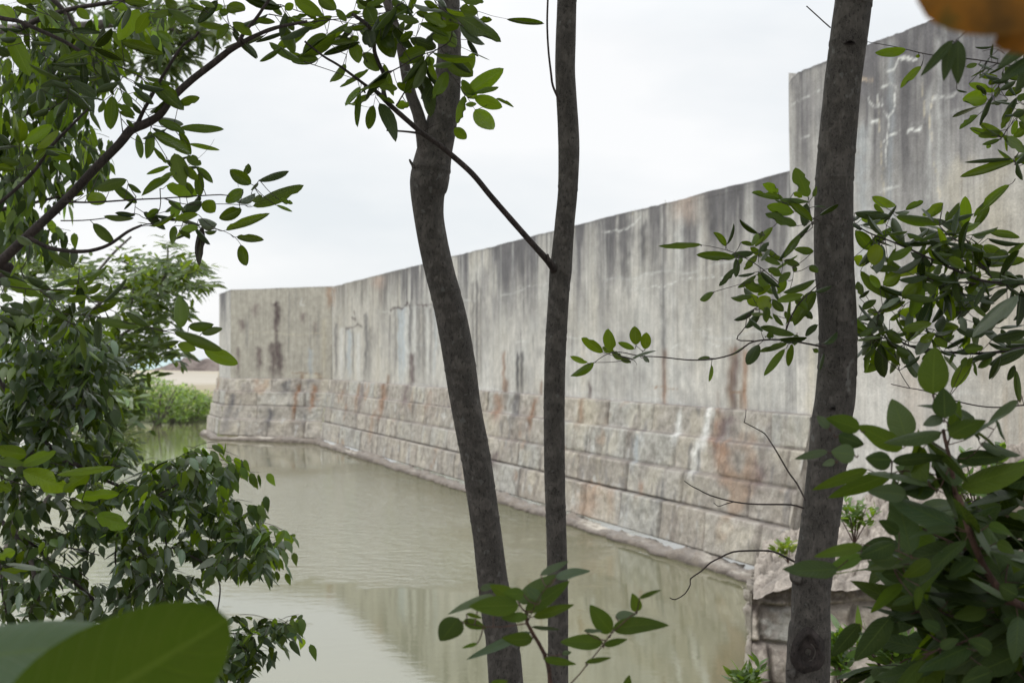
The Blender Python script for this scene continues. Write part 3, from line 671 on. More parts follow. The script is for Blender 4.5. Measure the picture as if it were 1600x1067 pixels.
def heap(name, c, rx, ry, h, mat, label, cat, seed, n=70):
    A_, R_ = [g.ravel() for g in np.meshgrid(np.linspace(0, 2 * math.pi, n), np.linspace(0, 1, n // 2), indexing='ij')]
    x = np.cos(A_) * R_ * rx; y = np.sin(A_) * R_ * ry
    nn_ = fbm(x * .9 + seed * 7 + 30, y * .9 + 30, 4)
    z = h * (1 - R_ ** 2) * (.35 + 1.2 * nn_) + .4 * (fbm(x * 4 + 60, y * 4 + 60, 2) - .5) * (1 - R_) - .3 * R_
    o = mesh_obj(name, np.column_stack([x + c[0], y + c[1], z + c[2]]), grid_faces(n, n // 2), mat, smooth=False)
    return tag(o, label, cat)
p = P(318, 572, 105); heap('driftwood_heap', (p[0], p[1], 2.0), 5.2, 2.4, 1.0, M_DRIFT, 'low dark brown heap on the sand beyond the moat, left of the corner bastion', 'heap', 2)
p = P(338, 560, 72); heap('rubble_mound', (p[0] + .55, p[1] + 2, .6), 1.15, 1.3, 5.0, M_SAND, 'pale rubble mound showing just behind the left edge of the corner bastion', 'mound', 5)

# ------------------------------------------------------------------ plants: tubes and leaves
def spline(pts, step):
    pts = np.asarray(pts, float); n = len(pts)
    if n == 2: q = np.linspace(0, 1, 8)[:, None]; return pts[0] * (1 - q) + pts[1] * q
    e = np.vstack([2 * pts[0] - pts[1], pts, 2 * pts[-1] - pts[-2]]); out = []
    for i in range(1, n):
        p0, p1, p2, p3 = e[i - 1], e[i], e[i + 1], e[i + 2]
        m = max(2, int(np.linalg.norm((p2 - p1)[:3]) / step)); t = np.linspace(0, 1, m, endpoint=False)[:, None]
        out.append(.5 * ((2 * p1) + (-p0 + p2) * t + (2 * p0 - 5 * p1 + 4 * p2 - p3) * t ** 2 + (-p0 + 3 * p1 - 3 * p2 + p3) * t ** 3))
    out.append(pts[-1:]); return np.concatenate(out)
class Tubes:
    def __init__(s): s.V = []; s.F = []; s.U = []; s.n = 0; s.Q = []
    def add(s, pts4, k=8, step=.02, rough=.0, scars=0, seed=0):
        q = spline(pts4, step); c, r = q[:, :3], q[:, 3]
        t = np.gradient(c, axis=0); t /= np.linalg.norm(t, axis=1)[:, None] + 1e-9
        ref = np.array([0., 1, 0]) if abs(t[:, 1]).max() < .95 else np.array([1., 0, 0])
        a = np.cross(t, ref); a /= np.linalg.norm(a, axis=1)[:, None] + 1e-9; b = np.cross(t, a)
        th = np.linspace(0, 2 * math.pi, k, endpoint=False)
        ln_ = np.concatenate([[0], np.cumsum(np.linalg.norm(np.diff(c, axis=0), axis=1))])
        R = np.tile(r[:, None], (1, k))
        if rough:
            R = R * (1 + rough * (fbm(np.cos(th)[None] * 1.1 + 20 + seed, np.sin(th)[None] * 1.1 + ln_[:, None] * 7 + 20, 4) - .5) * 2)
        rs = random.Random(seed)
        for _ in range(scars):
            v0 = rs.uniform(0, ln_[-1]); ph = rs.uniform(0, 6.28); tl_ = rs.uniform(-.006, .006)
            d = ln_[:, None] - v0 - tl_ * np.cos(th[None] - ph)
            R = R + r[:, None] * (.035 * np.exp(-(d / .004) ** 2) - .02 * np.exp(-((d - .008) / .004) ** 2))
        P_ = c[:, None] + R[..., None] * (a[:, None] * np.cos(th)[None, :, None] + b[:, None] * np.sin(th)[None, :, None])
        m = len(c); s.V.append(P_.reshape(-1, 3))
        s.U.append(np.stack([np.tile(th / 6.2832, (m, 1)), np.tile(ln_[:, None], (1, k))], -1).reshape(-1, 2))
        i, j = np.meshgrid(np.arange(m - 1), np.arange(k), indexing='ij'); j2 = (j + 1) % k
        s.F.append(np.stack([i * k + j, i * k + j2, (i + 1) * k + j2, (i + 1) * k + j], -1).reshape(-1, 4)); s.n += m * k; s.Q.append(q)
        return q
    def build(s, name, mat, parent):
        if not s.V: return None
        n = len(s.V); g = list(range(n))
        def root(i):
            while g[i] != i: i = g[i]
            return i
        if n > 300 or name in ('twig_sprays', 'leafy_sprays'):
            g = [0] * n
        else:
            for i in range(n):
                for e in (s.Q[i][0], s.Q[i][-1]):
                    for j in range(n):
                        if j == i or name == 'broken_stub': continue
                        d = np.linalg.norm(s.Q[j][:, :3] - e[:3], axis=1); k = int(d.argmin())
                        if d[k] < s.Q[j][k, 3] + e[3] + .012: g[root(i)] = root(j)
        first = None
        for r in sorted({root(i) for i in range(n)}):
            ids = [i for i in range(n) if root(i) == r]; off = 0; F_ = []
            for i in ids: F_.append(s.F[i] + off); off += len(s.V[i])
            o = mesh_obj(name, np.concatenate([s.V[i] for i in ids]), np.concatenate(F_), mat, parent, uv=np.concatenate([s.U[i] for i in ids]))
            first = first or o
        return first

SHAPES = {
    'oblong': lambda s: np.sin(math.pi * s ** .95) ** .60,
    'ovate': lambda s: np.sin(math.pi * s ** .74) ** .72 * (1 - .10 * s),
    'pointed': lambda s: np.clip(np.sin(math.pi * s ** .66) ** 1.05, 0, 1),
    'narrow': lambda s: np.sin(math.pi * s ** .9) ** .9,
    'round': lambda s: np.sin(math.pi * s ** .85) ** .5,
}
class Leaves:
    def __init__(s): s.V = []; s.F = []; s.C = []; s.T = []; s.U = []; s.n = 0
    def add(s, base, tip, width, nrm, shape='oblong', curl=.6, bend=.12, col=(.06, .1, .02), tr=.3, nl=8, nw=5, nib=0, twist=0., wave=0.):
        ax = tip - base; L = np.linalg.norm(ax) + 1e-9; ax = ax / L
        n = nrm - ax * (nrm @ ax); n /= np.linalg.norm(n) + 1e-9; sd = np.cross(ax, n)
        sv = np.linspace(0, 1, nl); sv = .45 * sv + .55 * (.5 - .5 * np.cos(math.pi * sv))
        w = SHAPES[shape](np.clip(sv, 1e-4, 1 - 1e-4)) * width / 2
        tt = np.linspace(-1, 1, nw)
        Wl = np.tile(w[:, None], (1, nw))
        if nib:
            for _ in range(nib):
                k = rng.randrange(2, nl - 1); sidx = rng.choice((0, nw - 1)); Wl[k, sidx] *= rng.uniform(.3, .75)
        cu = max(abs(curl), .02)
        ang = tt[None] * cu
        x = np.sin(ang) / cu * Wl; y = -(1 - np.cos(ang)) / cu * Wl + np.abs(tt)[None] * 0
        y = y + np.abs(tt)[None] * Wl * max(.05, .34 - .3 * cu)
        bx = -bend * L * (4 * (sv - .5) ** 2 - 1) * 0 - bend * L * sv ** 2
        if wave: y = y + wave * L * np.sin(sv * 11 + rng.random() * 6)[:, None] * np.abs(tt)[None]
        y = y + bx[:, None]
        al = sv * L * (1 - .25 * bend)
        if twist:
            c_, s_ = np.cos(twist * sv)[:, None], np.sin(twist * sv)[:, None]; x, y = x * c_ - y * s_, x * s_ + y * c_
        Pn = base + al[:, None, None] * ax + x[..., None] * sd + y[..., None] * n
        s.V.append(Pn.reshape(-1, 3)); s.F.append(grid_faces(nl, nw, s.n)); m = nl * nw; s.n += m
        s.C.append(np.tile(col, (m, 1))); s.T.append(np.full(m, tr))
        s.U.append(np.stack([np.tile(tt * .5 + .5, (nl, 1)), np.tile(sv[:, None], (1, nw))], -1).reshape(-1, 2))
    def build(s, name, mat, parent):
        if not s.V: return None
        return mesh_obj(name, np.concatenate(s.V), np.concatenate(s.F), mat, parent, col=np.concatenate(s.C), tr=np.concatenate(s.T), uv=np.concatenate(s.U))

def withered():
    m, nt, out = newmat('withered_leaf'); L = nt.links; pos = N(nt, 'ShaderNodeNewGeometry').outputs['Position']
    c = ramp(nt, noise(nt, pos, 40, 4), (.35, (.06, .034, .004)), (.6, (.16, .075, .005)), (.75, (.05, .05, .008)))
    pb = N(nt, 'ShaderNodeBsdfPrincipled'); L.new(c, pb.inputs['Base Color']); pb.inputs['Roughness'].default_value = .5; pb.inputs['Specular IOR Level'].default_value = .2
    tb = N(nt, 'ShaderNodeBsdfTranslucent'); L.new(mixc(nt, 1.0, c, (3.2, 2.2, 1.0), 'MULTIPLY'), tb.inputs[0])
    ms = N(nt, 'ShaderNodeMixShader'); ms.inputs[0].default_value = .4; L.new(pb.outputs[0], ms.inputs[1]); L.new(tb.outputs[0], ms.inputs[2]); L.new(ms.outputs[0], out.inputs[0]); return m
M_WITH = withered()
G_MID = np.array([.040, .070, .012]); G_YEL = np.array([.075, .125, .012]); G_DRK = np.array([.010, .022, .008]); G_PAL = np.array([.060, .088, .058]); G_DEAD = np.array([.035, .018, .022])  # G_PAL: waxy grey-green with sky reflection partly put into the colour
G_HOT = np.array([.15, .21, .018])
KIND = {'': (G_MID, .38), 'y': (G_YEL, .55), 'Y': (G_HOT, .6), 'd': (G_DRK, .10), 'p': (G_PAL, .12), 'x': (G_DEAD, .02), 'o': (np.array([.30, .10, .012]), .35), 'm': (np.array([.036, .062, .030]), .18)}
def jit(c, a=.22):
    f = math.exp(rng.gauss(0, a * 1.1)) * (1.5 if rng.random() < .07 else 1); return np.array([c[0] * f * (1 + rng.uniform(-.12, .15)), c[1] * f, c[2] * f * (1 + rng.uniform(-.2, .2))])
def authored(LV, TW, leaves, twigs, ox, oy, sc, D, dd=.10, shape='oblong', curl=(.3, 2.1), extra=0, exl=.055, exk=('', 'd', 'd', 'y'), box=None, petiole=True, pet_r=.0007, nl=10, nw=7, up=.35):
    """leaves and twigs of one spray at distance D; coordinates are photo pixels after ox + x*sc"""
    segs = []
    for tw_ in twigs:
        pts, w = tw_[0], tw_[1]; w1 = tw_[2] if len(tw_) > 2 else w * .6
        q = []; Dk = D + rng.uniform(-.04, .04)
        for i, (x, y) in enumerate(pts):
            f = i / (len(pts) - 1); Dk += rng.uniform(-.03, .03)
            q.append([*P(ox + x * sc, oy + y * sc, Dk), (w * (1 - f) + w1 * f) * sc / F * D / 2])
        c = TW.add(q, 8, .012, rough=.10, seed=rng.randrange(99)); segs.append(c[:, :3])
        for _ in range(int(len(c) / 9)):      # buds and node scars
            i = rng.randrange(1, len(c) - 1); pnt = c[i]; d = np.array([rng.uniform(-1, 1), rng.uniform(-1, 1), rng.uniform(-.3, 1)]); d /= np.linalg.norm(d)
            TW.add([[*pnt[:3], pnt[3] * .8], [*(pnt[:3] + d * pnt[3] * 2.1), pnt[3] * .35]], 5, .003)
    allp = np.concatenate(segs) if segs else None
    for _ in range(extra):               # smaller leaves all along the twigs
        b = allp[rng.randrange(len(allp))]
        if box and not (box[0] < 800 + b[0] / b[1] * F < box[1]): continue
        a = rng.uniform(0, 6.28); L = exl * rng.uniform(.6, 1.35); ax = np.array([math.cos(a), rng.uniform(-.7, .7), math.sin(a) * .8 - .15]); ax /= np.linalg.norm(ax)
        p0 = b + ax * .012 + np.array([0, rng.uniform(-.03, .05), 0])
        c, tr = KIND[rng.choice(exk)]
        LV.add(p0, p0 + ax * L, L * rng.uniform(.36, .50), np.array([rng.gauss(0, .4), rng.gauss(-.3, .4), 1]), shape, rng.uniform(*curl), rng.uniform(-.1, .3), jit(c), tr, 8, 5, twist=rng.uniform(-.6, .6))
        TW.add([[*b, pet_r], [*(p0 + ax * .003), pet_r]], 4, .02)
    for lf in leaves:
        x0, y0, x1, y1, w = lf[:5]; kd = lf[5] if len(lf) > 5 else ''
        D0 = D + rng.uniform(-dd, dd)
        b = P(ox + x0 * sc, oy + y0 * sc, D0); t = P(ox + x1 * sc, oy + y1 * sc, D0 + rng.uniform(-.35, .35) * abs(math.hypot(x1 - x0, y1 - y0)) * sc / F * D)
        view = np.array([0, 0, HC]) - b; view /= np.linalg.norm(view)
        n = view + np.array([rng.uniform(-.35, .35), 0, rng.uniform(.0, up * (4 if kd == 'd' else 2))]) if kd != 'p' else view + np.array([rng.uniform(-.2, .2), 0, .75])
        n /= np.linalg.norm(n); flip = n[2] < 0 or (kd in ('y', 'Y') and rng.random() < .8) or (kd == '' and b[2] > HC + .2 and rng.random() < .6)
        if flip: n = -n
        ww = w * sc / F * D; c, tr = KIND[kd]; t = t + (t - b) * .07
        cu = rng.uniform(*curl) * (.45 if kd in ('y', 'Y') else 1) * (1.3 if kd == 'd' else 1)
        LV.add(b, t, ww * (.93 + .24 * cu), n, shape, cu, rng.uniform(-.12, .26), jit(c), min(.75, tr * rng.uniform(.8, 1.2)), nl, nw, nib=rng.choice((0, 0, 1, 2, 3)) if shape == 'oblong' else 0, twist=rng.uniform(-.5, .5), wave=rng.uniform(0, .02))
        if petiole:
            e = None
            if allp is not None:
                d = np.linalg.norm((allp - b) * np.array([1, .25, 1]), axis=1); i = int(d.argmin())
                if d[i] < 70 / F * D: e = allp[i]
            if e is None: e = b - (t - b) * .16
            mid = (b + e) / 2 + np.array([0, 0, -.003])
            TW.add([[*b, pet_r], [*mid, pet_r], [*e, pet_r * 1.3]], 5, .01)
def trunk_px(T, rows, D, k=36, step=.006, rough=.035, scars=16, seed=1, low=1.2, high=6.0):
    q = []
    (x0, y0, w0), (x1, y1, w1) = rows[0], rows[1]
    for r in rows: q.append([*P(r[0], r[1], D), r[2] / F * D / 2])
    # carry on beyond the frame, down to the bank and up to the crown
    a = np.array(q[0]); b = np.array(q[1]); s = (a - b); s /= abs(s[2]) + 1e-6
    up = a + s * min(1.5, max(.3, high - a[2])) * .6; up[3] = a[3] * .85
    c = np.array(q[-1]); dn = c.copy(); dn[2] = low; dn[0] += (c[0] - q[-2][0]) / abs(c[2] - q[-2][2]) * (c[2] - low) * .5; dn[3] = c[3] * 1.15
    q = [up] + q + [dn]
    return T.add(q, k, step, rough, scars, seed)

def cluster(LV, TW, c, n, ll, shape='pointed', droop=.8, cols=None, wr=.45, tl=.14, nl=6, nw=5, dirv=None, curl=(.2, .8), tw_r=.0009, tr=None, spread=1.0):
    """a short twig with n leaves set alternately on it"""
    d = np.array([rng.gauss(0, 1), rng.gauss(0, 1), rng.gauss(.1, .6)]) if dirv is None else np.asarray(dirv, float) + np.array([rng.gauss(0, .35), rng.gauss(0, .35), rng.gauss(0, .3)])
    d /= np.linalg.norm(d); tl = tl * rng.uniform(.5, 1.1)
    p0 = c - d * tl / 2; p1 = c + d * tl / 2 + np.array([0, 0, -tl * .15 * droop])
    if TW is not None: TW.add([[*(p0 + (p1 - p0) * .18), tw_r * .9], [*((p0 + p1) / 2 + np.array([0, 0, tl * .05])), tw_r], [*(p0 + (p1 - p0) * .85), tw_r * .5]], 4, .05)
    side = np.cross(d, [0, 0, 1.]); side /= np.linalg.norm(side) + 1e-6
    for i in range(n):
        f = (i + .7) / n; b = p0 + (p1 - p0) * f
        s = (1 if i % 2 else -1)
        ax = d * rng.uniform(.3, .9) + side * s * rng.uniform(.5, 1.1) * spread + np.array([rng.gauss(0, .25), rng.gauss(0, .25), -droop * rng.uniform(.5, 1.4) + rng.gauss(0, .2)])
        ax /= np.linalg.norm(ax); L = ll * rng.uniform(.65, 1.15)
        nr = np.array([rng.gauss(0, .45), rng.gauss(0, .45) - .25, 1.0]) + side * s * .3
        k, t = rng.choice(cols)
        b = b + ax * L * .12
        LV.add(b, b + ax * L, L * wr * rng.uniform(.85, 1.15), nr, shape, rng.uniform(*curl), rng.uniform(.05, .3), jit(k, .28), min(.7, t * rng.uniform(.7, 1.2)), nl, nw)
def fill(LV, TW, regs, ll, n_leaf, D, dD, **kw):
    """regs: (cx, cy, rx, ry, count) in photo pixels: clusters spread through a volume of depth dD"""
    for cx, cy, rx, ry, cnt in regs:
        for _ in range(cnt):
            while True:
                a, b = rng.uniform(-1, 1), rng.uniform(-1, 1)
                if a * a + b * b < 1: break
            dd = D + rng.uniform(-dD, dD)
            cluster(LV, TW, P(cx + a * rx, cy + b * ry, dd), n_leaf, ll, **kw)
def overhead(LV, cx, cy, cz, r, h, cnt, ll=.20):
    cnt = int(cnt * 1.15)
    """unseen crown leaves above the picture and camera, added to shade the foreground"""
    for _ in range(cnt):
        a = rng.uniform(0, 6.28); q = r * math.sqrt(rng.random())
        c = np.array([cx + q * math.cos(a), cy + q * math.sin(a), cz + rng.uniform(-h, h)])
        b = c; ax = np.array([rng.gauss(0, 1), rng.gauss(0, 1), rng.gauss(-.3, .4)]); ax /= np.linalg.norm(ax)
        LV.add(b, b + ax * ll * rng.uniform(.8, 1.4), ll * .62, np.array([rng.gauss(0, .4), rng.gauss(0, .4), 1]), 'oblong', .4, .1, jit(G_MID), .25, 4, 3)

# ------------------------------------------------------------------ the three trunks
# forked grey tree, left of centre
tA = empty('broadleaf_tree', (*P(800, 560, 3.6)[:2], 1.3), 'leaning grey tree whose trunk forks above a swollen knot', 'tree')
T = Tubes()
qa = trunk_px(T, [(700, -60, 33), (701, 0, 33), (702, 60, 36), (700, 110, 40), (696, 160, 44), (687, 205, 50), (678, 240, 56), (673, 268, 61), (670, 290, 60), (668, 306, 53), (670, 340, 47), (677, 380, 46), (689, 430, 46), (704, 490, 47), (717, 560, 48), (729, 640, 46), (742, 707, 46), (752, 770, 46), (762, 840, 45), (769, 900, 47), (779, 970, 50), (791, 1067, 54)], 3.6, 40, .006, .05, 26, 3)
trA = T.build('trunk', M_BARK, tA)
T = Tubes()
T.add([[*P(x, y, 3.58), w / F * 3.6 / 2] for x, y, w in [(668, 250, 30), (662, 215, 23), (654, 180, 18), (643, 150, 17), (637, 125, 17), (630, 90, 15), (624, 62, 15), (612, 25, 14), (602, -10, 15), (590, -70, 15)]], 20, .006, .10, 8, 5)
T.build('limb', M_BARK2, tA)
T = Tubes(); B = Tubes()
for pts, w in (([(668, 222), (657, 222), (654, 232)], 12), ([(647, 262), (641, 252), (640, 249)], 5), ([(681, 161), (674, 156), (671, 154)], 5), ([(660, 155), (660, 148), (657, 143)], 5)):
    B.add([[*P(x, y, 3.57), w * (1 - .6 * i / 2) / F * 3.6 / 2] for i, (x, y) in enumerate(pts)], 8, .004, .2, seed=2)
B.build('broken_stub', M_BARK, trA)
LV = Leaves(); TW = Tubes()
authored(LV, TW, [(1310, 590, 1535, 440, 110, 'y'), (1370, 580, 1510, 535, 45, 'y'), (1280, 540, 1380, 610, 65, 'y'), (1365, 610, 1535, 670, 85, 'y'), (1500, 620, 1600, 660, 36, ''), (1370, 685, 1475, 825, 112, 'y'),
    (1305, 600, 1255, 765, 68, 'y'), (1310, 655, 1375, 655, 36, 'y'), (1240, 800, 1310, 865, 72, 'y'), (1300, 470, 1350, 340, 75, 'y'), (1290, 500, 1340, 590, 60, 'y')],
    [([(1230, 480), (1280, 550), (1340, 640), (1370, 690)], 5, 2), ([(1230, 780), (1240, 790)], 4, 3), ([(1040, 825), (1090, 795), (1150, 770)], 6, 3)], 400, 0, .25, 3.5, .06)
TW.build('branch', M_TWIG, tA)
overhead(LV, -1.2, 3.4, 5.6, 1.9, .7, 500)
LV.build('crown', M_LEAF, tA)

# slim straight tree in the middle
tB = empty('broadleaf_tree', (*P(868, 560, 3.4)[:2], 1.3), 'slim straight dark tree in the middle with one long slanting side branch', 'tree')
T = Tubes()
trunk_px(T, [(888, -60, 30), (886, 0, 30), (884, 60, 31), (883, 110, 31), (885, 150, 32), (888, 200, 33), (889, 240, 33), (887, 300, 31), (882, 350, 31), (878, 400, 33), (876, 425, 35), (874, 450, 33), (870, 510, 33), (867, 570, 33), (866, 650, 33), (867, 750, 32), (869, 820, 32), (871, 900, 32), (872, 980, 32), (872, 1067, 32)], 3.4, 36, .006, .035, 26, 9)
trB = T.build('trunk', M_BARK, tB)
T = Tubes(); D = 3.33
q = [(868, 425, 13, 3.39), (858, 410, 11, 3.36), (838, 388, 9.5, 3.33), (800, 345, 9, 3.30), (768, 308, 8.6, 3.27), (738, 272, 8.6, 3.24), (706, 243, 8.6, 3.22), (688, 228, 8.4, 3.2), (662, 210, 8, 3.18), (636, 188, 8, 3.16), (608, 163, 7.6, 3.14), (590, 145, 6.5, 3.12), (575, 136, 5, 3.12), (560, 125, 4.6, 3.1), (530, 103, 4, 3.08), (505, 88, 3.6, 3.06), (476, 65, 3, 3.05)]
T.add([[*P(x, y, d), w / F * d / 2] for x, y, w, d in q], 14, .008, .09, 14, 4)
T.add([[*P(x, y, d), w / F * d / 2] for x, y, w, d in [(602, 158, 8, 3.14), (599, 140, 7, 3.14), (600, 118, 6.5, 3.13), (592, 100, 6, 3.12), (585, 80, 6, 3.12), (584, 55, 6, 3.11), (572, 38, 6, 3.1), (550, 22, 5, 3.1)]], 12, .008, .1, 8, 7)
for pts in ([(858, 408, 5), (856, 401, 4), (856, 397, 3)], [(658, 209, 4), (635, 206, 3), (604, 204, 2.6)], [(571, 134, 4), (569, 142, 3), (571, 146, 2)], [(875, 160, 4), (864, 135, 3.6), (861, 115, 3.4), (857, 80, 3), (855, 40, 3), (856, 0, 3), (858, -40, 3)]):
    T.add([[*P(x, y, 3.34 if x > 800 else 3.15), w / F * 3.3 / 2] for x, y, w in pts], 8, .008, .12, seed=3)
T.build('branch', M_TWIG, tB)
LV = Leaves(); TW = Tubes()
authored(LV, TW, [(320, 190, 140, 295, 110), (300, 190, 465, 108, 62), (240, -10, 400, 90, 95, 'y'), (90, 20, 150, 95, 58), (395, -20, 500, 60, 95), (155, 300, 18, 375, 48), (160, 335, 270, 345, 32, 'y'), (390, 370, 232, 380, 78), (440, 215, 300, 330, 88), (320, 95, 200, 145, 50),
    (190, 200, 0, 240, 50, 'd'), (-20, 130, 110, 140, 50), (450, 215, 590, 235, 58, 'd'), (470, 280, 620, 265, 50), (420, 345, 640, 270, 75, 'd'), (600, 270, 640, 385, 95), (560, 400, 470, 510, 70), (705, 435, 535, 540, 45), (655, 545, 565, 660, 48), (715, 595, 605, 655, 48), (735, 660, 705, 800, 66),
    (760, 600, 860, 645, 42), (960, 660, 875, 662, 62, 'y'), (770, 545, 890, 550, 55), (800, 400, 850, 585, 52), (670, 330, 770, 420, 98), (690, 45, 740, 145, 95), (650, 130, 770, 260, 115), (780, 180, 870, 360, 135), (690, 190, 730, 300, 88, 'd'), (870, 180, 760, 150, 55), (600, 190, 675, 170, 52),
    (850, -10, 970, 80, 85), (980, 30, 1160, 68, 52, 'p'), (1000, 80, 1085, 105, 48), (630, 0, 685, 60, 62), (690, 40, 800, -10, 52), (1190, 180, 1245, 290, 98), (1020, 150, 1195, 228, 68), (1050, 100, 1200, 165, 84, 'y'), (960, 240, 1110, 295, 95, 'd'), (1065, 310, 905, 375, 104), (1055, 350, 915, 515, 60), (1050, 400, 930, 585, 95),
    (1180, 330, 1350, 430, 62, 'd'), (1190, 375, 1345, 470, 130), (1195, 450, 1120, 615, 80, 'y'), (1190, 80, 1265, 155, 84), (1260, 100, 1515, 255, 125), (1270, 150, 1420, 272, 84, 'p'), (1320, 250, 1400, 340, 62, 'd'), (1270, -10, 1415, 15, 62), (1275, 55, 1380, 75, 84), (1395, 130, 1482, 130, 55), (1800, 150, 1582, 125, 62),
    (1060, 400, 1110, 372, 62, 'y'), (1100, 230, 1200, 250, 70, 'y'), (880, 100, 1010, 140, 55), (560, 110, 660, 90, 50), (500, 60, 560, 130, 45), (330, 60, 420, 110, 50), (180, 60, 230, 30, 50, 'y'), (910, 40, 830, 110, 60), (740, 280, 690, 200, 60), (900, 260, 980, 200, 70), (1050, 10, 1120, 40, 60), (1120, 110, 1040, 90, 50, 'y'),
    (520, 170, 600, 210, 50), (640, 230, 560, 300, 60), (810, 120, 900, 60, 55), (1130, 200, 1060, 260, 60, 'd'), (780, 230, 860, 300, 80), (1110, 480, 1030, 540, 40), (880, 520, 960, 590, 60, 'y')],
    [([(-40, 240), (80, 200), (200, 160), (330, 140), (600, 112), (800, 82), (930, 12)], 10, 5), ([(150, 30), (300, 82), (500, 130), (650, 155), (800, 150), (960, 110)], 6, 3), ([(240, 370), (400, 420), (600, 490), (680, 530)], 6, 3), ([(875, 665), (990, 480), (1090, 340), (1210, 260), (1222, 150), (1180, 50), (1110, -10)], 9, 7),
     ([(820, 460), (900, 420), (1000, 360), (1110, 320)], 9, 5), ([(735, 660), (775, 470)], 3, 2), ([(1240, 50), (1380, 70), (1470, 100), (1580, 122)], 4, 2), ([(80, 90), (260, 120), (460, 110), (640, 90), (860, 85), (1010, 120)], 7, 3), ([(600, 160), (700, 140), (860, 170), (1000, 230)], 6, 3), ([(1100, -20), (1160, 60), (1240, 110), (1300, 170)], 6, 3), ([(1120, 500), (1050, 420)], 3, 2),
     ([(540, 420), (590, 270), (630, 150)], 4, 2), ([(690, 380), (640, 260), (540, 150)], 4, 2)],
    400, 0, .25, 3.1, .13, extra=60, exl=.075, box=(400, 740))
TW.build('twig_sprays', M_TWIG, tB)
overhead(LV, .3, 2.9, 5.7, 2.0, .7, 500); overhead(LV, .2, .6, 4.9, 1.9, .5, 500)  # second call: loose unseen leaves added over the camera for shade
LV.build('crown', M_LEAF, tB)

# thick tree at the right
tC = empty('broadleaf_tree', (*P(1262, 560, 3.0)[:2], 1.3), 'thickest grey tree, with a round knot hole low on its trunk and dead twigs', 'tree')
T = Tubes()
trunk_px(T, [(1338, -60, 57), (1334, 0, 57), (1329, 40, 58), (1321, 100, 57), (1316, 140, 57), (1307, 240, 58), (1303, 307, 60), (1303, 400, 61), (1306, 450, 60), (1309, 500, 59), (1309, 560, 60), (1305, 620, 62), (1299, 660, 62), (1289, 760, 60), (1277, 850, 60), (1270, 895, 62), (1267, 930, 60), (1266, 990, 62), (1262, 1067, 68)], 3.0, 48, .005, .035, 30, 21)
trC = T.build('trunk', M_BARK, tC)
T = Tubes()
for pts in ([(1250, 905, 20), (1241, 903, 15), (1237, 895, 8), (1234, 888, 3)], [(1240, 1052, 22), (1233, 1050, 14), (1231, 1047, 6)], [(1274, 350, 14), (1272, 345, 8)]):
    q = [[*P(x, y, 2.975), w / F * 3 / 2] for x, y, w in pts]; T.add(q, 10, .003, .25, seed=6)
T.build('broken_stub', M_BARK, trC)
# knot hole: a raised ring round a dark hollow, and older scars
def knot(px, py, r, D, parent, name='knot_hole', sx=1.0, sy=1.15):
    c = P(px, py, D); V = []; n = 28; prof = [(1.45, .0), (1.2, .006), (.95, .010), (.78, .004), (.6, .001), (.4, .004), (.22, .001), (.1, -.012), (.02, -.014)]
    for rr_, h in prof:
        for k in range(n):
            a = 6.2832 * k / n; w = 1 + .18 * (vn(math.cos(a) * 2 + 9, math.sin(a) * 2 + rr_ * 2 + 9) - .5)
            V.append((c[0] + math.cos(a) * rr_ * r * sx * w, c[1] - h, c[2] + math.sin(a) * rr_ * r * sy * w + max(0, math.sin(a)) ** 8 * r * .35 * (rr_ > .7)))
    F_ = [(i * n + k, i * n + (k + 1) % n, (i + 1) * n + (k + 1) % n, (i + 1) * n + k) for i in range(len(prof) - 1) for k in range(n)]
    return mesh_obj(name, V, np.array(F_)[:, ::-1], M_KNOT, parent)
M_KNOT = bark_material('knot_bark', (.032, .024, .022), (.065, .050, .048), 0)
knot(1262, 1018, .0265, 2.958, trC)
for x, y, r, sx, sy in ((1327, 68, .0045, 2, .5), (1300, 638, .0035, 1.6, .5)):
    knot(x, y, r, 2.962, trC, 'knot_scar', sx, sy)
T = Tubes(); LV = Leaves(); TW = Tubes(); TD = Tubes()
authored(LV, TD, [], [([(1434, 965), (1380, 860), (1335, 800), (1250, 655), (1215, 600), (1180, 550), (1130, 520), (1050, 478)], 11, 6), ([(1050, 478), (1060, 440), (1062, 395)], 6, 4),
    ([(1424, 1015), (1340, 993), (1130, 990), (990, 975), (840, 935), (770, 900), (720, 875), (678, 845)], 12, 5), ([(985, 975), (930, 990), (890, 1003), (860, 980)], 7, 4)], 900, 540, .25, 2.95)
authored(LV, TD, [], [([(1364, 708), (1310, 680), (1230, 645), (1120, 640), (980, 648), (900, 685), (840, 715), (780, 770), (715, 815), (715, 850), (680, 910), (620, 945), (588, 935)], 13, 6)], 900, 700, .25, 2.95)
authored(LV, TD, [], [([(390, 15), (350, -20), (290, -75), (240, -120)], 9, 8)], 1200, 40, .25, 2.95)
TD.build('dead_twig', M_TWIG, tC)
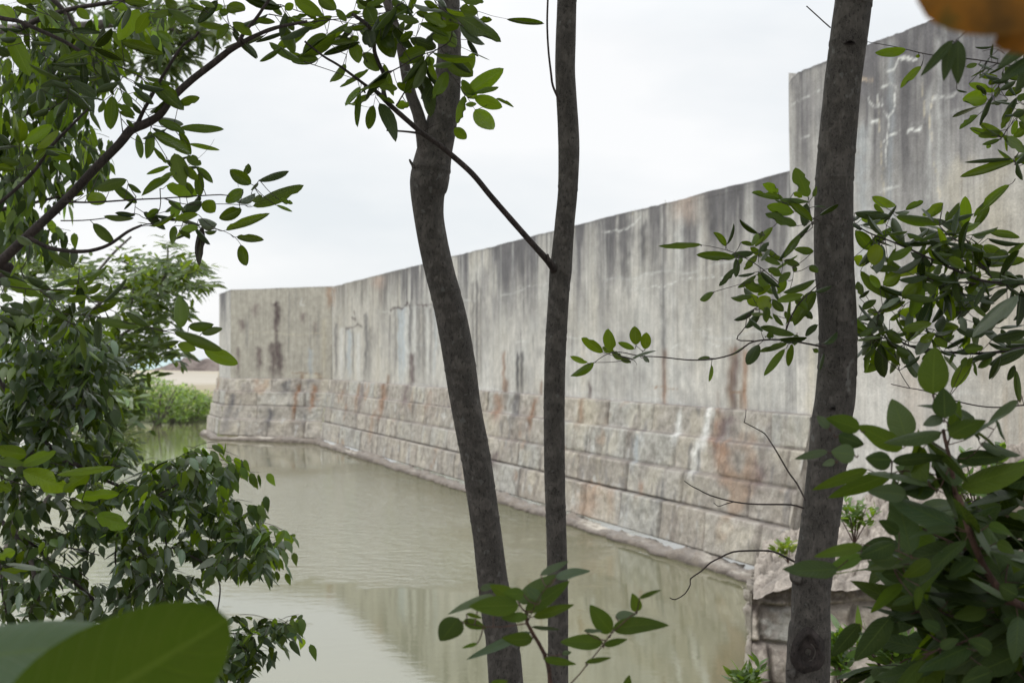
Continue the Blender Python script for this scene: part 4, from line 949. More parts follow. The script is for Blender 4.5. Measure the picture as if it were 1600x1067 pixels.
RL = [(1530, 232, 1460, 45, 105, 'y'), (1345, 205, 1255, 142, 62, 'y'), (1375, 240, 1170, 248, 72), (1440, 330, 1280, 292, 78, 'y'), (1400, 240, 1550, 372, 78), (1460, 412, 1275, 338, 78), (1535, 262, 1370, 225, 42), (1440, 205, 1490, 232, 40, 'y'), (1550, 400, 1325, 582, 62, 'd'), (1480, 470, 1390, 610, 58), (1310, 420, 1205, 540, 58),
    (1220, 460, 1180, 528, 42), (1245, 445, 1225, 492, 32), (1110, 515, 1190, 545, 38), (1285, 515, 1220, 572, 42, 'd'), (1565, 570, 1440, 582, 56), (1190, 580, 1050, 598, 52, 'd'), (1075, 612, 840, 582, 60), (865, 530, 612, 540, 44), (1015, 538, 950, 458, 60), (1120, 610, 1070, 650, 52), (1210, 595, 1135, 692, 48), (1250, 560, 1345, 618, 46),
    (1240, 600, 1350, 652, 42), (1380, 630, 1480, 652, 48), (1455, 665, 1445, 700, 36), (1280, 680, 1360, 718, 52), (1080, 675, 980, 782, 42, 'd'), (940, 825, 860, 872, 58), (1220, 700, 1300, 830, 70), (1235, 700, 1340, 790, 62, 'd'), (1130, 770, 1250, 812, 72), (1180, 850, 1060, 872, 64), (1215, 852, 1165, 905, 90, 'Y'), (1225, 932, 1292, 862, 98, 'Y'),
    (1300, 780, 1220, 842, 42, 'y'), (1390, 745, 1345, 832, 54, 'y'), (1575, 750, 1390, 832, 64), (1500, 840, 1330, 885, 54, 'y'), (1575, 820, 1450, 1015, 104), (1310, 870, 1375, 942, 62), (1195, 930, 1080, 1002, 72, 'd'), (1230, 950, 1150, 1045, 78, 'd'), (1275, 920, 1280, 1022, 62), (1310, 960, 1385, 1020, 48), (1385, 945, 1440, 1002, 56),
    (1230, 1045, 1350, 1062, 42), (1540, 662, 1590, 700, 60), (1130, 800, 1200, 840, 60, 'p'), (1300, 600, 1360, 640, 46), (1170, 545, 1240, 600, 44), (1420, 700, 1350, 760, 46), (1450, 860, 1520, 940, 60), (1500, 930, 1560, 990, 60, 'd'), (1290, 560, 1230, 620, 40, 'p')]
authored(LV, TW, RL, [([(1640, 1170), (1380, 1125), (1190, 1135), (1090, 1200), (960, 1240), (800, 1250), (600, 1230), (480, 1225), (350, 1200), (260, 1220), (190, 1270)], 12, 4), ([(1190, 1130), (1085, 1120), (1140, 1040), (1150, 970), (1220, 910)], 8, 4), ([(1380, 1100), (1420, 990), (1480, 890), (1600, 770)], 11, 7),
    ([(1350, 770), (1230, 670), (1130, 610), (1040, 570), (920, 540), (860, 532)], 6, 3), ([(940, 825), (1060, 790), (1240, 740), (1330, 700)], 4, 2), ([(1600, 380), (1500, 340), (1440, 320), (1380, 280)], 5, 3), ([(1220, 640), (1225, 560), (1260, 470)], 4, 3), ([(1350, 770), (1370, 640), (1300, 560)], 4, 3), ([(1560, 420), (1540, 300), (1535, 235)], 4, 2), ([(1420, 800), (1440, 700), (1400, 620)], 4, 2)], 880, 250, .25, 2.9, .12, extra=35, exl=.045, box=(1110, 1300))
authored(LV, TW, [(1270, 500, 1315, 500, 52), (1230, 445, 1440, 485, 54), (1400, 545, 1235, 598, 44), (1385, 580, 1265, 738, 54), (1430, 550, 1402, 692, 48), (1460, 490, 1450, 555, 48), (1590, 430, 1510, 492, 52, 'd'), (1565, 580, 1592, 602, 32),
    (250, 602, 120, 515, 68, 'y'), (298, 598, 290, 462, 92, 'y'), (445, 580, 350, 545, 42, 'y'), (455, 555, 448, 448, 80, 'y'), (512, 582, 520, 480, 72, 'y'), (152, 665, 40, 632, 42, 'y'), (190, 665, 58, 765, 74, 'y'), (368, 642, 300, 600, 54), (422, 665, 355, 640, 37), (245, 570, 302, 600, 42), (430, 642, 565, 575, 26, 'p'), (500, 632, 532, 662, 36, 'p')],
    [([(510, 625), (490, 590), (455, 560)], 4, 3), ([(430, 642), (455, 665), (458, 680)], 3, 2), ([(480, 625), (420, 655)], 3, 2)], 880, 400, .25, 2.9, .04, curl=(.1, .4))
TW.build('leafy_sprays', M_TWIG, tC)
overhead(LV, 1.6, 2.4, 5.5, 1.8, .7, 450); overhead(LV, 2.0, .6, 4.6, 1.6, .5, 700)  # second call adds detached leaves out of view to darken the foreground
LV.build('crown', M_LEAF, tC)

# ------------------------------------------------------------------ big oblong leaves at the upper left (trunk off to the left)
tD = empty('overhanging_tree', (-2.1, 2.6, 1.4), 'large leaved tree whose bare brown bough climbs diagonally across the sky', 'tree')
T = Tubes()
T.add([[-2.1, 2.6, 1.3, .07], [-2.05, 2.65, 2.2, .062], [-2.15, 2.7, 3.2, .055], [-2.0, 2.7, 4.4, .05], [-1.8, 2.7, 5.6, .04]], 20, .02, .06, 8, 8)
T.build('trunk', M_BARK, tD)
T = Tubes(); D = 2.9
T.add([[-2.08, 2.66, 2.6, .022]] + [[*P(x, y, d), w / F * d / 2] for x, y, w, d in [(-60, 470, 17, 2.95), (0, 410, 16, 2.95), (40, 372, 15, 2.94), (100, 315, 14, 2.92), (150, 262, 14, 2.9), (187, 225, 14, 2.9), (205, 203, 15, 2.9), (225, 195, 14, 2.9), (250, 180, 12, 2.89), (268, 155, 12, 2.88), (300, 125, 11, 2.88), (335, 98, 10.5, 2.86), (360, 78, 10, 2.85), (378, 68, 9, 2.84)]], 16, .01, .09, 18, 12)
T.add([[*P(x, y, d), w / F * d / 2] for x, y, w, d in [(372, 70, 8, 2.85), (381, 52, 6, 2.85), (400, 30, 5.5, 2.85), (412, 12, 5, 2.85), (425, -8, 5, 2.85), (440, -50, 4, 2.85)]], 10, .01, .09, 6, 13)
T.add([[*P(x, y, d), w / F * d / 2] for x, y, w, d in [(376, 68, 8, 2.85), (400, 56, 7, 2.86), (430, 44, 6, 2.88), (480, 34, 5, 2.9)]], 10, .01, .09, 6, 13)
T.add([[*P(x, y, d), w / F * d / 2] for x, y, w, d in [(215, 195, 8, 2.9), (222, 178, 6, 2.89), (237, 150, 6, 2.88), (250, 127, 5.5, 2.87), (262, 107, 5, 2.86), (285, 72, 4.5, 2.85), (305, 58, 4, 2.85), (310, 50, 5, 2.85)]], 10, .008, .12, 8, 14)
T.add([[*P(x, y, d), w / F * d / 2] for x, y, w, d in [(-30, 340, 6, 2.9), (20, 300, 6, 2.9), (55, 265, 6, 2.9), (75, 235, 6, 2.9), (95, 213, 5.5, 2.9), (120, 188, 4.5, 2.9), (137, 171, 3.5, 2.9)]], 10, .008, .12, 8, 15)
T.add([[*P(x, y, d), w / F * d / 2] for x, y, w, d in [(-40, 20, 7, 2.8), (8, 30, 6.5, 2.8), (30, 34, 6, 2.8), (60, 47, 6, 2.8), (100, 65, 5.5, 2.8), (125, 80, 5, 2.8)]], 10, .008, .12, 8, 16)
T.add([[*P(x, y, 2.85), w / F * 2.85 / 2] for x, y, w in [(45, 372, 7), (80, 388, 6), (130, 393, 5.5), (167, 384, 5), (200, 362, 4.5), (222, 352, 3.5)]], 10, .008, .12, 8, 16)
T.build('bough', M_TWIG, tD)
LV = Leaves(); TW = Tubes()
LM = [(300, 80, 290, 272, 98), (250, 110, 220, 182, 42), (560, 0, 750, 182, 112), (715, 132, 860, 88, 58), (580, 220, 740, 242, 62, 'p'), (720, 278, 990, 298, 62), (590, 240, 745, 302, 62), (550, 282, 770, 412, 52, 'd'), (560, 320, 785, 462, 92), (540, 300, 520, 462, 72), (460, 320, 482, 462, 52), (560, 400, 635, 495, 36), (720, 300, 790, 442, 72),
    (690, 440, 745, 622, 112), (780, 380, 965, 412, 32, 'y'), (765, 460, 850, 505, 64), (830, 530, 930, 632, 62), (660, 520, 525, 565, 32, 'y'), (700, 560, 600, 592, 42, 'y'), (850, 560, 850, 700, 68), (665, 590, 500, 702, 82), (640, 640, 820, 690, 98, 'y'), (392, 605, 200, 652, 85), (300, 620, 445, 738, 82), (400, 630, 485, 672, 46), (140, 700, 262, 745, 98, 'y'),
    (125, 690, 30, 700, 62), (225, 555, 120, 640, 52, 'y'), (1170, 632, 1045, 550, 82), (1130, 575, 1155, 510, 50), (1215, 612, 1400, 530, 62, 'd'), (1215, 630, 1170, 668, 32), (1120, 665, 1015, 742, 78), (1195, 690, 1090, 748, 72, 'p'), (1240, 712, 1170, 722, 58), (1180, 770, 1480, 645, 92), (1345, 730, 1425, 748, 38), (1328, 765, 1420, 800, 32), (1110, 790, 980, 842, 88),
    (840, 850, 950, 865, 112, 'p'), (1010, 920, 1255, 825, 78), (1078, 962, 1245, 985, 58), (1105, 1010, 1150, 1132, 80), (952, 925, 880, 925, 42), (840, 902, 738, 912, 48, 'y'), (728, 752, 650, 832, 82, 'y'), (840, 822, 700, 852, 52, 'y'), (720, 842, 845, 892, 48, 'p'), (320, 812, 440, 822, 42, 'd'), (250, 832, 440, 872, 48), (592, 790, 520, 832, 62), (860, 740, 740, 800, 92, 'd'),
    (850, 702, 805, 762, 62, 'd'), (870, 740, 940, 802, 92, 'y'), (720, 922, 780, 975, 62), (692, 892, 680, 1002, 62), (862, 900, 842, 1122, 66, 'x'), (750, 520, 830, 600, 60), (500, 60, 540, 120, 50, 'd'), (430, 60, 560, 130, 60), (370, 60, 440, 150, 60), (330, 130, 440, 200, 50), (345, 180, 430, 215, 34), (390, 230, 440, 265, 34), (420, 120, 480, 190, 45, 'd'), (620, 130, 540, 180, 50, 'p'), (760, 620, 790, 700, 60), (640, 480, 700, 560, 50)]
authored(LV, TW, LM, [([(0, 742), (180, 745), (450, 728), (620, 720), (980, 698), (1030, 712)], 13, 6), ([(620, 720), (780, 760), (980, 755), (1170, 765)], 6, 4), ([(-20, 860), (120, 858), (250, 845), (440, 815), (520, 850), (700, 855), (830, 880)], 8, 3), ([(600, 660), (600, 780), (540, 885)], 7, 5), ([(950, 910), (1010, 930), (1070, 965), (1105, 1010)], 4, 3), ([(1170, 690), (1190, 650), (1220, 605)], 4, 3),
    ([(560, 880), (500, 885), (400, 930), (270, 1010), (120, 1050)], 8, 8), ([(740, 540), (840, 470), (910, 400), (940, 350)], 3, 1.5), ([(1090, 650), (1085, 620)], 3, 2), ([(480, 240), (580, 270), (680, 280)], 5, 3), ([(560, 330), (620, 430), (700, 560)], 5, 3), ([(350, 180), (365, 290), (368, 310)], 5, 9), ([(330, 30), (420, 90), (500, 170), (545, 240)], 6, 4), ([(450, 710), (440, 820)], 4, 4)], 100, 130, .25, 2.85, .12, extra=20, exl=.05, box=(60, 330))
UL = [(50, 190, 180, 460, 112, 'y'), (0, 30, 80, 110, 92, 'y'), (100, 0, 260, 22, 62, 'y'), (80, 50, 230, 92, 52), (130, 0, 222, 70, 42, 'd'), (245, 192, 412, 198, 38, 'd'), (450, 190, 612, 202, 42, 'd'), (430, 212, 632, 272, 62), (190, 262, 320, 272, 36, 'd'), (560, 330, 370, 382, 62), (555, 395, 345, 412, 42, 'd'), (430, 485, 260, 540, 46, 'd'), (320, 540, 170, 642, 62, 'd'), (400, 540, 580, 682, 82, 'd'), (450, 500, 592, 602, 82, 'd'),
    (870, 60, 750, 232, 112, 'y'), (930, 80, 850, 202, 82, 'y'), (760, 262, 1000, 332, 84), (600, 310, 742, 402, 84), (730, 310, 810, 402, 92), (600, 452, 742, 492, 52, 'd'), (740, 520, 610, 572, 52, 'd'), (900, 480, 1100, 512, 52), (830, 540, 952, 632, 52, 'd'), (1050, 60, 1205, 142, 72), (1090, 80, 950, 105, 62), (1180, 40, 1300, 82, 52), (780, 10, 930, 32, 62), (1420, 35, 1530, 92, 104, 'y'), (1370, 80, 1425, 82, 62), (1430, 150, 1360, 242, 62), (1455, 140, 1572, 202, 74, 'y'),
    (1450, 200, 1597, 362, 46, 'd'), (1460, 170, 1502, 222, 42, 'd'), (120, 900, 150, 765, 92, 'y'), (150, 902, 315, 790, 82, 'y'), (230, 932, 382, 830, 62, 'y'), (220, 1002, 300, 942, 62), (280, 940, 440, 992, 72, 'y'), (0, 990, 122, 1002, 72), (650, 170, 600, 252, 52, 'p'), (840, 200, 872, 272, 52, 'p'), (0, 840, 60, 900, 60, 'd'), (420, 620, 330, 700, 70, 'd'), (250, 560, 240, 680, 80, 'd'), (330, 420, 470, 450, 46, 'd'), (500, 610, 640, 590, 46, 'd'), (640, 480, 540, 420, 46), (1040, 0, 1100, 60, 70), (1250, 10, 1340, 60, 50), (1300, 60, 1390, 40, 50, 'y'), (660, 60, 720, 140, 60), (480, 60, 560, 120, 60, 'y'), (300, 60, 400, 110, 60), (0, 180, 130, 175, 60, 'd'), (0, 240, 90, 230, 60, 'd'), (-20, 300, 60, 350, 60, 'd'), (980, 200, 1060, 260, 60), (320, 500, 440, 540, 60, 'd'), (200, 720, 300, 690, 60, 'd'), (-20, 1040, 100, 1060, 70), (700, 20, 800, 60, 50, 'y')]
authored(LV, TW, UL, [([(125 * 4 - 20, 320), (600, 360), (700, 430), (800, 500), (900, 560)], 5, 3), ([(250, 50), (420, 190), (560, 300), (700, 400), (860, 470), (960, 560)], 5, 3), ([(120, 1060), (125, 960), (120, 900)], 3, 2), ([(1390, -20), (1420, 100), (1440, 160), (1500, 220)], 4, 2), ([(760, 10), (930, 60), (1100, 60), (1300, 80)], 5, 3), ([(180, 220), (270, 320), (300, 420), (360, 480)], 5, 3), ([(420, 620), (430, 520), (400, 400)], 4, 3), ([(0, 930), (120, 915), (230, 930), (300, 945)], 4, 2), ([(560, 300), (590, 450), (620, 560)], 4, 2)], 0, 0, .25, 2.8, .14, extra=30, exl=.055)
LL = [(0, 205, 162, 285, 62, 'd'), (165, 262, 282, 302, 62), (30, 262, 242, 362, 62, 'y'), (60, 310, 247, 368, 62, 'y'), (0, 362, 80, 390, 52), (0, 432, 142, 482, 62, 'd'), (290, 400, 140, 472, 74, 'p'), (455, 348, 265, 380, 62, 'y'), (545, 375, 420, 402, 48, 'y'), (525, 275, 378, 292, 42), (540, 352, 625, 293, 62), (553, 375, 757, 385, 52), (480, 442, 577, 472, 72, 'p'), (310, 420, 422, 512, 52), (600, 515, 848, 565, 52), (925, 555, 788, 460, 72), (1130, 570, 1115, 372, 125), (1178, 562, 1327, 548, 78), (1260, 602, 1382, 572, 64),
    (1088, 592, 1392, 685, 92), (1120, 652, 993, 665, 46), (1110, 672, 1217, 700, 62, 'y'), (1275, 702, 1467, 788, 96, 'y'), (958, 572, 1022, 592, 42), (170, 252, 300, 332, 52, 'd'), (150, 392, 200, 482, 72), (0, 260, 60, 300, 60, 'd'), (60, 420, 160, 440, 60, 'd'), (-20, 480, 90, 530, 60, 'd'), (330, 360, 420, 350, 50)]
authored(LV, TW, LL, [([(300, 460), (380, 480), (520, 490), (700, 515), (880, 555), (1090, 605), (1280, 702)], 8, 4), ([(-60, 300), (0, 302), (250, 332), (500, 325)], 9, 5), ([(370, 500), (470, 555)], 8, 6), ([(430, 420), (440, 475)], 6, 5), ([(490, 265), (497, 185)], 6, 4), ([(250, 335), (330, 400), (380, 480)], 7, 5), ([(130, 215), (180, 120), (185, 60)], 7, 5), ([(580, 460), (625, 435)], 5, 4)], 0, 370, .25, 2.75, .10, extra=40, exl=.05, box=(-50, 160))
TW.build('twig_sprays', M_TWIG, tD)
overhead(LV, -1.9, 2.5, 5.0, 1.4, .7, 350); overhead(LV, -1.7, .4, 4.6, 1.5, .5, 420)  # second call: unseen leaves added overhead to shade the near plants
LV.build('crown', M_LEAF, tD)

# pale yellow-green leaves at the left edge
tY = empty('leafy_sapling', (-1.4, 2.35, 1.4), 'sapling at the left edge with large pale yellow green leaves above the big foreground leaf', 'sapling')
LV = Leaves(); TW = Tubes()
authored(LV, TW, [(85, 275, 242, 340, 88, 'y'), (100, 215, -10, 200, 62, 'y'), (80, 257, 200, 205, 48, 'y'), (210, 290, 402, 262, 32, 'y'), (335, 285, 240, 347, 62, 'y'), (280, 372, 440, 360, 48, 'y'), (265, 390, 352, 427, 42, 'y'), (360, 440, 472, 482, 78, 'y'), (-10, 600, 60, 570, 46, 'y'), (20, 622, 160, 652, 27, 'p'), (0, 652, 82, 690, 27, 'p'), (-10, 1062, 45, 1032, 52, 'y'), (-10, 325, 40, 345, 50, 'y'), (-20, 235, 80, 250, 40), (-10, 655, 110, 640, 28, 'y')],
    [([(-60, 290), (0, 300), (110, 335), (240, 370), (300, 400), (370, 440)], 5, 2.5), ([(-60, 270), (20, 262), (120, 262), (230, 285)], 4, 2), ([(-60, 640), (0, 635), (60, 630)], 4, 2), ([(-70, 1060), (-20, 1062)], 4, 2)], 0, 620, .4188, 2.45, .06, curl=(.1, .5))
TW.add([[-1.4, 2.35, 1.35, .012], [-1.38, 2.38, 2.0, .010], [-1.25, 2.42, 2.5, .008], *[[*P(x, y, 2.45), .005] for x, y in ((-110, 900), (-60, 760), (-40, 745))]], 10, .02, .1)
TW.add([[*P(-75, 880, 2.45), .004], [*P(-30, 885, 2.45), .003]], 6, .02); TW.add([[*P(-110, 1000, 2.45), .004], [*P(-40, 1064, 2.45), .003]], 6, .02)
TW.build('stem', M_TWIG, tY); LV.build('foliage', M_LEAF, tY)

# ------------------------------------------------------------------ dense shrub with pointed drooping leaves, left
DK = [(G_DRK * 1.3, .12), (G_DRK * 1.8, .15), (G_MID * .9, .3), (np.array([.055, .085, .050]), .1), (np.array([.060, .095, .055]), .1), (np.array([.05, .085, .022]), .45)]  # the two bluish greens carry leaf sheen in their colour
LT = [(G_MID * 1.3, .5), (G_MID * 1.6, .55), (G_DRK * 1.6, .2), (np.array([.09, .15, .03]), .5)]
tE = empty('dense_shrub', (-1.9, 5.2, .9), 'dense shrub of small dark pointed leaves at the lower left, hanging over the water', 'shrub')
T = Tubes()
for pts, w0, w1 in ([([(100, 200), (265, 245), (340, 285), (420, 322), (500, 350), (610, 370)], 20, 7), ([(420, 322), (560, 380), (600, 450), (625, 580), (640, 712)], 9, 6), ([(-30, 430), (50, 510), (110, 600), (130, 680), (145, 800), (150, 1100)], 20, 14), ([(60, 515), (150, 570), (220, 650), (300, 710), (380, 800), (450, 1000)], 12, 14),
        ([(150, 660), (220, 668), (300, 690)], 8, 5), ([(500, 490), (520, 560), (560, 640), (620, 710)], 6, 5), ([(800, 878), (880, 882), (950, 885)], 5, 3), ([(760, 860), (820, 900), (870, 940)], 6, 3), ([(160, 530), (240, 600), (330, 680)], 5, 4), ([(440, 500), (430, 600), (440, 660)], 8, 6), ([(0, 620), (10, 740), (30, 850), (20, 1000)], 8, 8),
        ([(610, 370), (720, 420), (850, 460), (960, 520), (1030, 560)], 6, 2), ([(560, 380), (700, 300), (760, 230), (860, 240)], 6, 2), ([(640, 560), (760, 620), (820, 700), (800, 860)], 7, 5), ([(-60, -150), (80, 60), (200, 200)], 18, 16), ([(640, 590), (560, 600), (500, 590)], 4, 3), ([(240, 560), (300, 570), (370, 590)], 6, 4)]):
    Dk = 4.7; q = []
    for i, (x, y) in enumerate(pts):
        Dk += rng.uniform(-.08, .1); f = i / (len(pts) - 1); q.append([*P(x * .4188, 620 + y * .4188, Dk), (w0 * (1 - f) + w1 * f) * .4188 / F * 4.7 / 2])
    T.add(q, 10, .02, .08, 5, 3)
T.build('branch', M_TWIG, tE)
LV = Leaves(); TW = Tubes()
kw = dict(shape='pointed', droop=1.0, wr=.46, tl=.16, nl=6, nw=5)
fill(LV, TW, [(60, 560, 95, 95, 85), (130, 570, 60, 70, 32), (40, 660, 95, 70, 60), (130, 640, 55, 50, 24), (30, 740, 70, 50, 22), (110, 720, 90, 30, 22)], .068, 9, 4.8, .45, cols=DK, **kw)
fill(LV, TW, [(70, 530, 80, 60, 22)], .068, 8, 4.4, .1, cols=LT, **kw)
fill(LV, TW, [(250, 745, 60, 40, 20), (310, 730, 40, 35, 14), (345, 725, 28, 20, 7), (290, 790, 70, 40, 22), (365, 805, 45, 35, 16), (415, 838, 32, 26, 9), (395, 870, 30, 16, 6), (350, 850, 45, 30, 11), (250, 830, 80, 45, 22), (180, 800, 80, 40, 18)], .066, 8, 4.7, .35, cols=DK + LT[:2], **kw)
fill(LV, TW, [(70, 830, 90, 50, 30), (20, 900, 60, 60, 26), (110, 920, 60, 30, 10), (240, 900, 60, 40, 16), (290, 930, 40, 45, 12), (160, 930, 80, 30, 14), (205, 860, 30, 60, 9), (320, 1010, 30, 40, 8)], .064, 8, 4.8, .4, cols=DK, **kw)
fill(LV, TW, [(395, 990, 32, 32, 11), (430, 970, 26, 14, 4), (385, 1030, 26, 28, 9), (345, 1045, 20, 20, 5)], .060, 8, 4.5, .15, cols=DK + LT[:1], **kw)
for x, y in ((320, 690), (310, 700), (370, 720), (380, 735), (430, 820), (420, 865), (410, 880), (436, 850), (300, 705), (345, 700), (455, 975), (425, 990)):
    cluster(LV, TW, P(x, y, 4.6), 6, .062, cols=LT, dirv=(1, 0, -.1), **kw)
# lit open twigs at the lower left corner seen through the gaps
fill(LV, TW, [(30, 930, 50, 30, 8), (90, 925, 40, 22, 6)], .06, 8, 6.0, .2, shape='narrow', droop=.1, cols=[(np.array([.10, .16, .04]), .5)], wr=.3, tl=.15, nl=5, nw=3)
TW.build('twig_sprays', M_TWIG, tE); LV.build('foliage', M_SMALL, tE)

# weeping tree at the upper left, pointed leaves
tG = empty('weeping_tree', (-2.9, 5.6, .9), 'tree with hanging pointed leaves filling the upper left corner behind the bough', 'tree')
T = Tubes()
T.add([[-3.0, 5.7, .5, .10], [-2.9, 5.6, 2.0, .085], [-2.7, 5.5, 3.6, .07], [-2.4, 5.5, 5.0, .05], [-1.9, 5.4, 5.9, .03]], 18, .03, .08, 6, 2)
T.build('trunk', M_BARK, tG)
T = Tubes()
for pts in ([(-140, 260, 22), (0, 200, 12), (60, 170, 8), (120, 180, 5)], [(-120, 120, 18), (0, 60, 12), (90, 20, 9), (200, 0, 6)], [(-120, 340, 14), (-20, 330, 8), (40, 320, 5), (120, 300, 4)], [(40, -40, 10), (110, 30, 7), (150, 120, 4)]):
    T.add([[*P(x, y, 5.2), w / F * 5.2 / 2] for x, y, w in pts], 8, .03, .1)
T.build('limb', M_TWIG, tG)
LV = Leaves(); TW = Tubes()
kw = dict(shape='pointed', droop=1.7, wr=.40, tl=.20, nl=6, nw=5, cols=LT + DK[:2])
fill(LV, TW, [(60, 60, 110, 75, 60), (40, 160, 80, 70, 34), (110, 130, 60, 50, 12), (190, 40, 70, 45, 15), (25, 250, 60, 50, 30), (120, 215, 40, 26, 9), (140, 240, 30, 30, 8), (95, 270, 35, 30, 9), (30, 330, 45, 40, 16), (60, 360, 40, 24, 8), (230, 20, 60, 24, 12), (165, 90, 40, 40, 10)], .080, 8, 5.2, .5, **kw)
TW.build('twig_sprays', M_TWIG, tG); LV.build('foliage', M_SMALL, tG)
LV = Leaves()

# feathery shrub further back, narrow leaves
NR = [(np.array([.040, .068, .018]), .3), (np.array([.060, .095, .019]), .35), (np.array([.028, .042, .018]), .2), (np.array([.085, .125, .019]), .4)]
tF = empty('feathery_shrub', (-5.6, 10.6, .1), 'feathery shrub of small narrow leaves standing between the dense shrub and the far corner bastion', 'shrub')
T = Tubes()
for pts in ([(0, 900, 16), (60, 700, 14), (110, 560, 11), (150, 480, 6), (210, 440, 4)], [(110, 600, 9), (170, 540, 6), (240, 480, 5), (262, 400, 3)], [(138, 470, 6), (190, 470, 5), (230, 460, 4), (260, 430, 3), (262, 385, 3)], [(140, 440, 5), (175, 398, 4), (205, 370, 3)], [(205, 480, 4), (212, 430, 3), (225, 420, 3)], [(60, 800, 9), (130, 700, 6), (180, 660, 4)], [(175, 405, 3), (200, 412, 3), (215, 430, 2)]):
    T.add([[*P(x, y, 10), w / F * 10 / 2] for x, y, w in pts], 8, .06, .1)
T.build('stem', M_BARK2, tF)
LV = Leaves()
kw = dict(shape='narrow', droop=.1, wr=.30, tl=.3, nl=4, nw=3, cols=NR, curl=(.1, .4))
fill(LV, None, [(250, 425, 60, 32, 40), (300, 432, 38, 22, 20), (230, 470, 60, 40, 42), (180, 440, 50, 35, 12), (260, 480, 40, 20, 14), (200, 530, 60, 40, 55), (250, 545, 35, 14, 12), (150, 560, 50, 50, 50), (140, 620, 60, 60, 60), (190, 610, 40, 40, 22), (130, 700, 70, 50, 40), (200, 690, 36, 26, 14), (60, 740, 60, 40, 20), (50, 470, 70, 36, 20), (120, 445, 60, 26, 9), (265, 400, 24, 20, 6), (225, 410, 30, 22, 6)], .115, 11, 10, .9, **kw)
kw['cols'] = [(np.array([.10, .16, .07]), .3), (np.array([.12, .17, .08]), .3)]
fill(LV, None, [(160, 620, 40, 20, 16), (175, 660, 40, 24, 14)], .13, 11, 9.2, .3, **kw)
LV.build('foliage', M_SMALL, tF)
tF2 = empty('distant_tree', (-9.3, 14.5, .0), 'far tree with dark whorled leaves showing behind the bough at the top left', 'tree')
T = Tubes(); T.add([[-9.3, 14.6, -.5, .2], [-9.0, 14.5, 3.5, .16], [-7.5, 14.3, 5.9, .08], *[[*P(x, y, 14), w] for x, y, w in ((150, 40, .05), (230, 30, .035), (300, 60, .02))]], 12, .1, .05)
T.build('trunk', M_BARK2, tF2)
LV = Leaves(); kw = dict(shape='narrow', droop=.2, wr=.28, tl=.4, nl=4, nw=3, cols=[(np.array([.035, .055, .022]), .2), (np.array([.06, .085, .03]), .25)], curl=(.1, .4))
fill(LV, None, [(300, 30, 50, 26, 26), (270, 80, 35, 26, 22), (262, 100, 22, 16, 7), (325, 45, 24, 14, 7), (200, 60, 60, 50, 30), (160, -10, 120, 30, 24)], .19, 11, 14, .6, **kw)
fill(LV, None, [(45, 420, 30, 12, 8), (110, 425, 14, 14, 5), (85, 430, 14, 12, 5), (30, 445, 40, 14, 9), (115, 445, 24, 14, 6)], .22, 11, 16, .6, **{**kw, 'cols': NR, 'droop': -.6})
LV.build('crown', M_SMALL, tF2)

# mangrove bushes on the far bank
MG = [(np.array([.17, .26, .06]), .45), (np.array([.22, .32, .075]), .5), (np.array([.11, .18, .045]), .35)]
for i, (x, y, D, w, h, lab) in enumerate([(212, 658, 66, 1.7, 2.5, 'bright green far bank bush, tallest of the group, beside the feathery shrub'), (246, 656, 65, 1.6, 2.05, 'bright green bush in the middle of the far bank group, rounded and full'),
        (274, 654, 67, 1.6, 1.65, 'bright green bush at the far bank, on the bastion side of the rounded full one'), (300, 650, 68, 1.4, 1.35, 'lowest bright green bush at the far bank, right beside the corner bastion'), (176, 655, 64, 1.8, 2.4, 'green bush at the far bank deepest behind the feathery shrub foliage')]):
    b = P(x, y, D); z0 = .15; o = empty('mangrove_bush', (b[0], b[1], z0), lab, 'bush', 'bushes on the far bank')
    LV = Leaves(); T = Tubes()
    for k in range(7):
        a = rng.uniform(0, 6.28); T.add([[b[0], b[1], z0 - .4, .05], [b[0] + math.cos(a) * w * .4, b[1] + math.sin(a) * w * .4, z0 + h * .4, .035], [b[0] + math.cos(a) * w * .7, b[1] + math.sin(a) * w * .6, z0 + h * .75, .015]], 6, .3)
    for k in range(460):
        th = rng.uniform(0, 6.28); ph = math.acos(rng.uniform(-.85, 1)); rr_ = rng.uniform(.6, 1.0) * (1 + .28 * (vn(math.cos(th) * 3 + i * 5 + 9, math.cos(ph) * 4 + 9) - .4))
        c = np.array([b[0] + math.sin(ph) * math.cos(th) * w * rr_, b[1] + math.sin(ph) * math.sin(th) * w * rr_, z0 + h * .42 + math.cos(ph) * h * .55 * rr_])
        cluster(LV, None, c, 5, .19, shape='narrow', droop=-.3, cols=MG, wr=.42, tl=.25, nl=3, nw=3, curl=(.1, .3))
    T.build('stem', M_BARK2, o); LV.build('foliage', M_SMALL, o)

